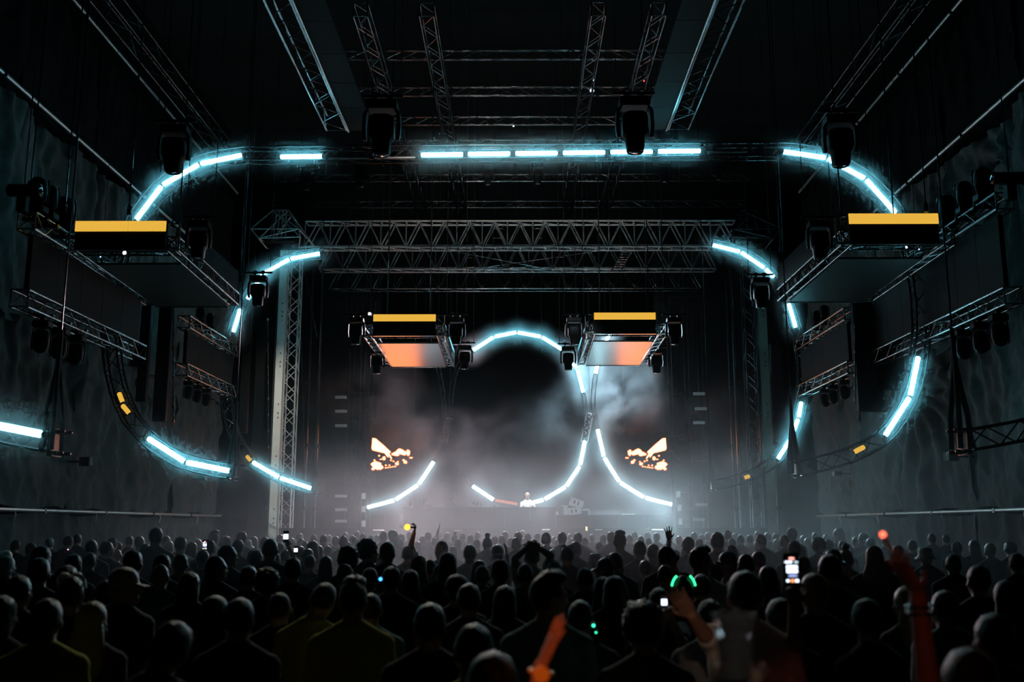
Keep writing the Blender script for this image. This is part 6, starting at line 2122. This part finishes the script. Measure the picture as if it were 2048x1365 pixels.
def glasses(f, lab, m, z=0.245, y=0.045, tilt=0.5):
    s = f.scale.x
    t = thing('sunglasses', lab, 'sunglasses', f.location + Vector((0, 0, (1.5 + z) * s)), None, f.rotation_euler)
    for q in (-1, 1):
        k = MB()
        k.ell((q * 0.036 * s, y * s, 0), (0.031 * s, 0.008, 0.024 * s), 12, 8, Matrix.Rotation(-tilt, 3, 'X'))
        k.build('lens', m, t)
        k = MB()
        k.sweep([(q * 0.066 * s, y * s, 0), (q * 0.084 * s, -0.01, -0.03), (q * 0.08 * s, -0.07 * s, -0.075)], 0.0045, 5)
        k.build('temple', m, t)
    return t


glasses(FIG[(142, 1150)], 'white sunglasses pushed up on a dark head at the left', M_WHITE, 0.27, 0.0, 0.9)
glasses(FIG[(1134, 1092)], 'dark sunglasses on top of the broad person\'s head', M_BLK, 0.262, 0.0, 1.0)
glasses(FIG[(1428, 1126)], 'dark sunglasses pushed up over the loose pale top', M_BLK, 0.262, 0.0, 1.0)
glasses(FIG[(1333, 1092)], 'dark sunglasses worn by the broad person looking right', M_BLK, 0.148, 0.102, 0.0).rotation_euler.z = FIG[(1333, 1092)].rotation_euler.z - 0.9
glasses(FIG[(736, 1077)], 'spectacles of the curly-haired person turned right', M_LENS, 0.148, 0.102, 0.0).rotation_euler.z = FIG[(736, 1077)].rotation_euler.z - 0.9

# small lights seen low in the crowd
for x, y, Y, c_, lab, r in [(761, 1159, 6.5, (0.05, 0.35, 1.0), 'small blue light low in the crowd, centre left', 0.011), (1187, 1252, 5.0, (0.05, 1.0, 0.5), 'small green light low in the crowd, upper one', 0.007), (1192, 1266, 5.0, (0.05, 1.0, 0.5), 'small green light low in the crowd, lower one', 0.004),
                            (136, 1100, 17.66, (0.9, 0.25, 0.5), 'small pink light at the left of the crowd', 0.012), (1588, 1187, 4.7, (1.0, 0.2, 0.05), 'small red light under the large phone', 0.006)]:
    k = MB()
    k.ell((0, 0, 0), (r, r, r), 8, 6)
    o = k.build('indicator_light', emat('indicator_' + lab.split()[1], c_, 3.5))
    o.location = U(x, y, Y)
    tag(o, lab, 'light')
    k = MB()
    k.box((0, r + 0.012, -0.02), (0.03, 0.025, 0.07))
    k.build('casing', M_BLK, o)

# the performer and the people behind the desk
z0 = 1.245
top = U(1055, 985, 32.45).z
s = (top - z0) / HTOP['crop']
loc = Vector((U(1055, 985, 32.45).x, 32.45, 0))
wl, wr_ = U(1046, 1013, 32.15), U(1066, 1013, 32.15)
dj = person(loc, s, 'performer in a pale shirt and headphones standing behind the desk', 'crop', 'white', 'w', rz=math.pi, lod=1, z=z0, voxel=0.007,
            arms={1: dict(el=U(1043, 1019, 32.35), wr=wl, tip=wl + Vector((0.06, -0.16, -0.02)), style='relax', face=(0, 0, -1), thumb=-1), -1: dict(el=U(1069, 1019, 32.35), wr=wr_, tip=wr_ + Vector((-0.06, -0.16, -0.02)), style='relax', face=(0, 0, -1), thumb=1)})
t = thing('headphones', 'black headphones on the performer\'s head', 'headphones', loc + Vector((0, 0, z0 + 1.64 * s)))
k = MB()
k.sweep([(0.092 * s * math.cos(q), 0, 0.01 + 0.128 * s * math.sin(q)) for q in [math.radians(a) for a in range(0, 181, 12)]], 0.011, 6)
k.build('band', M_BLK, t)
for q in (-1, 1):
    k = MB()
    k.sweep([(q * 0.08 * s, 0, 0), (q * 0.108 * s, 0, 0)], [0.036, 0.03], 12)
    k.build('ear_cup', M_BLK, t)
for x, y, hair, lab, dx in [(850, 997, 'short', 'person behind the desk\'s left end lifting an arm', 10), (903, 993, 'crop', 'person behind the desk taking a picture', 6), (822, 1004, 'cap', 'crouched person in pale clothes at the desk\'s left end', 0)]:
    Y = 33.4
    pt = U(x, y, Y)
    s = max(0.85, min(1.05, (pt.z - z0) / HTOP[hair]))
    a = None
    if dx:
        a = {1: dict(el=U(x + dx, y + 14, Y - 0.1), wr=U(x + dx + 1, y + 2, Y - 0.2), tip=U(x + dx - 1, y - 8, Y - 0.2), style='grip', face=(-1, 0, 0), thumb=-1)}
    person(Vector((pt.x, Y, 0)), s, lab, hair, 'dark', 'g' if dx else 'w', rz=0.0, lod=0, z=z0, voxel=0.01, arms=a)
# ------------------------------------------------------------------ haze
def vol_mat(name, density, color=(1, 1, 1), aniso=0.0):
    m = bpy.data.materials.new(name)
    m.use_nodes = True
    nt = m.node_tree
    nt.nodes.remove(nt.nodes['Principled BSDF'])
    v = nt.nodes.new('ShaderNodeVolumeScatter')
    v.inputs['Color'].default_value = (*color, 1)
    v.inputs['Density'].default_value = density
    v.inputs['Anisotropy'].default_value = aniso
    nt.links.new(v.outputs[0], nt.nodes['Material Output'].inputs['Volume'])
    return m, nt, v


def bloom_mat(name, dens, R, power):
    """Mist that thins out with the distance from the tube along the local z axis (half length in the object colour)."""
    m, nt, v = vol_mat(name, dens, (0.9, 0.97, 1.0))
    tc = nt.nodes.new('ShaderNodeTexCoord')
    oi = nt.nodes.new('ShaderNodeObjectInfo')
    sp = nt.nodes.new('ShaderNodeSeparateXYZ')
    nt.links.new(tc.outputs['Object'], sp.inputs[0])
    sc_ = nt.nodes.new('ShaderNodeSeparateColor')
    nt.links.new(oi.outputs['Color'], sc_.inputs[0])

    def mth(op, a, b=None, clamp=False):
        n = nt.nodes.new('ShaderNodeMath')
        n.operation = op
        n.use_clamp = clamp
        for i, q in enumerate((a, b)):
            if q is None:
                continue
            if isinstance(q, (int, float)):
                n.inputs[i].default_value = q
            else:
                nt.links.new(q, n.inputs[i])
        return n.outputs[0]
    az = mth('ABSOLUTE', sp.outputs['Z'])
    ez = mth('MAXIMUM', mth('SUBTRACT', az, sc_.outputs[0]), 0.0)
    d2 = mth('ADD', mth('ADD', mth('MULTIPLY', sp.outputs['X'], sp.outputs['X']), mth('MULTIPLY', sp.outputs['Y'], sp.outputs['Y'])), mth('MULTIPLY', ez, ez))
    f = mth('SUBTRACT', 1.0, mth('DIVIDE', mth('SQRT', d2), R), True)
    nt.links.new(mth('MULTIPLY', mth('POWER', f, power), dens), v.inputs['Density'])
    m.cycles.volume_step_rate = 0.7
    return m


BLOOM_R = 0.75
MIST = {'A': bloom_mat('tube_bloom_front', 1.0, BLOOM_R, 3.6), 'B': bloom_mat('tube_bloom_middle', 1.0, BLOOM_R, 3.2), 'C': bloom_mat('tube_bloom_stage', 0.75, BLOOM_R, 2.6), '0': bloom_mat('tube_bloom_outer', 0.9, BLOOM_R, 2.6)}
for key in LIT:
    for pts in LIT[key]:
        for a, b in zip(pts[:-1], pts[1:]):
            d = b - a
            h = d.length / 2
            mb = MB()
            R = BLOOM_R
            prof = [(-h - R, 0.06), (-h - R * 0.75, R * 0.66), (-h - R * 0.35, R * 0.94), (-h, R), (h, R), (h + R * 0.35, R * 0.94), (h + R * 0.75, R * 0.66), (h + R, 0.06)]
            mb.loft([[Vector((r * math.cos(q), r * math.sin(q), z)) for q in [2 * math.pi * j / 12 for j in range(12)]] for z, r in prof])
            o = mb.build('haze', MIST[key])  # local mist added round the tube to make its bloom
            o.location = (a + b) / 2
            o.rotation_euler = d.to_track_quat('Z', 'Y').to_euler()
            o.color = (h, 0, 0, 1)
            tag(o, 'added mist sleeve that makes the bloom round a lit LED tube', kind='stuff')

# low fog over the crowd, thickest in the middle, thinning out upwards, sideways and towards the camera
m, nt, v = vol_mat('hall_haze', 0.04, (0.9, 0.97, 1.0), 0.5)
HZ = Vector((0.5, 20.0, 2.2))
tc = nt.nodes.new('ShaderNodeTexCoord')
sp = nt.nodes.new('ShaderNodeSeparateXYZ')
nt.links.new(tc.outputs['Object'], sp.inputs[0])


def ramp(sock, a, b, lo, hi):
    q = nt.nodes.new('ShaderNodeMapRange')
    q.interpolation_type = 'SMOOTHSTEP'
    for n_, v_ in (('From Min', a), ('From Max', b), ('To Min', lo), ('To Max', hi)):
        q.inputs[n_].default_value = v_
    nt.links.new(sock, q.inputs['Value'])
    return q.outputs[0]


def mul(a, b):
    q = nt.nodes.new('ShaderNodeMath')
    q.operation = 'MULTIPLY'
    for i_, s_ in enumerate((a, b)):
        if isinstance(s_, float):
            q.inputs[i_].default_value = s_
        else:
            nt.links.new(s_, q.inputs[i_])
    return q.outputs[0]


ab = nt.nodes.new('ShaderNodeMath')
ab.operation = 'ABSOLUTE'
nt.links.new(sp.outputs['X'], ab.inputs[0])
nz = nt.nodes.new('ShaderNodeTexNoise')
nz.inputs['Scale'].default_value = 0.5
nz.inputs['Detail'].default_value = 1
nt.links.new(tc.outputs['Object'], nz.inputs['Vector'])
dens = mul(mul(ramp(sp.outputs['Z'], -0.6, 2.1, 1.0, 0.0), ramp(ab.outputs[0], 2.0, 7.8, 1.0, 0.05)), mul(ramp(sp.outputs['Y'], -12.5, -1.0, 0.0, 1.0), ramp(nz.outputs['Fac'], 0.3, 0.7, 0.2, 1.5)))
nt.links.new(mul(dens, 0.05), v.inputs['Density'])
m.cycles.volume_step_rate = 0.5
mb = MB()
mb.box((0, 0, 0), (16.5, 22.0, 4.4))
o = mb.build('haze', m)
o.location = HZ
tag(o, 'low fog over the heads of the crowd', kind='stuff')

# smoke on the stage: drifting puffs, each with its own place and size
m, nt, v = vol_mat('stage_smoke', 0.05, (0.93, 0.95, 1.0), 0.35)
tc = nt.nodes.new('ShaderNodeTexCoord')
nz = nt.nodes.new('ShaderNodeTexNoise')
nz.inputs['Scale'].default_value = 0.75
nz.inputs['Detail'].default_value = 3
nz.inputs['Roughness'].default_value = 0.6
nz.inputs['Distortion'].default_value = 0.6
nt.links.new(tc.outputs['Object'], nz.inputs['Vector'])
mr = nt.nodes.new('ShaderNodeMapRange')
mr.inputs['From Min'].default_value = 0.42
mr.inputs['From Max'].default_value = 0.66
mr.inputs['To Min'].default_value = 0.02
mr.inputs['To Max'].default_value = 1.0
nt.links.new(nz.outputs['Fac'], mr.inputs['Value'])
SMOKE_C = Vector((0.2, 32.4, 4.3))
acc = None
for (px, py, Y), rad, dn in [((1230, 790, 35), (2.1, 2.4, 1.5), 0.17), ((1120, 860, 35), (2.6, 2.4, 1.3), 0.1), ((700, 800, 34), (2.8, 2.5, 1.5), 0.055), ((900, 900, 35), (3.0, 2.5, 1.4), 0.08),
                            ((960, 1010, 33), (3.6, 3.0, 1.5), 0.13), ((1280, 1030, 33), (3.8, 3.4, 1.4), 0.16), ((1480, 900, 33), (2.6, 3.0, 2.2), 0.06), ((640, 1000, 32), (2.8, 3.0, 2.0), 0.07)]:
    c = U(px, py, Y) - SMOKE_C
    sub = nt.nodes.new('ShaderNodeVectorMath')
    sub.operation = 'SUBTRACT'
    sub.inputs[1].default_value = c
    nt.links.new(tc.outputs['Object'], sub.inputs[0])
    dv = nt.nodes.new('ShaderNodeVectorMath')
    dv.operation = 'DIVIDE'
    dv.inputs[1].default_value = rad
    nt.links.new(sub.outputs[0], dv.inputs[0])
    ln = nt.nodes.new('ShaderNodeVectorMath')
    ln.operation = 'LENGTH'
    nt.links.new(dv.outputs[0], ln.inputs[0])
    q = nt.nodes.new('ShaderNodeMapRange')
    q.interpolation_type = 'SMOOTHSTEP'
    q.inputs['From Min'].default_value = 1.25
    q.inputs['From Max'].default_value = 0.1
    q.inputs['To Min'].default_value = 0.0
    q.inputs['To Max'].default_value = dn
    nt.links.new(ln.outputs['Value'], q.inputs['Value'])
    if acc is None:
        acc = q.outputs[0]
    else:
        ad = nt.nodes.new('ShaderNodeMath')
        ad.operation = 'ADD'
        nt.links.new(acc, ad.inputs[0])
        nt.links.new(q.outputs[0], ad.inputs[1])
        acc = ad.outputs[0]
mu = nt.nodes.new('ShaderNodeMath')
mu.operation = 'MULTIPLY'
nt.links.new(acc, mu.inputs[0])
nt.links.new(mr.outputs[0], mu.inputs[1])
nt.links.new(mu.outputs[0], v.inputs['Density'])
mb = MB()
mb.box((0, 0, 0), (15.8, 13.0, 8.2))
o = mb.build('smoke', m)
o.location = SMOKE_C
tag(o, 'drifting white smoke over the stage', kind='stuff')
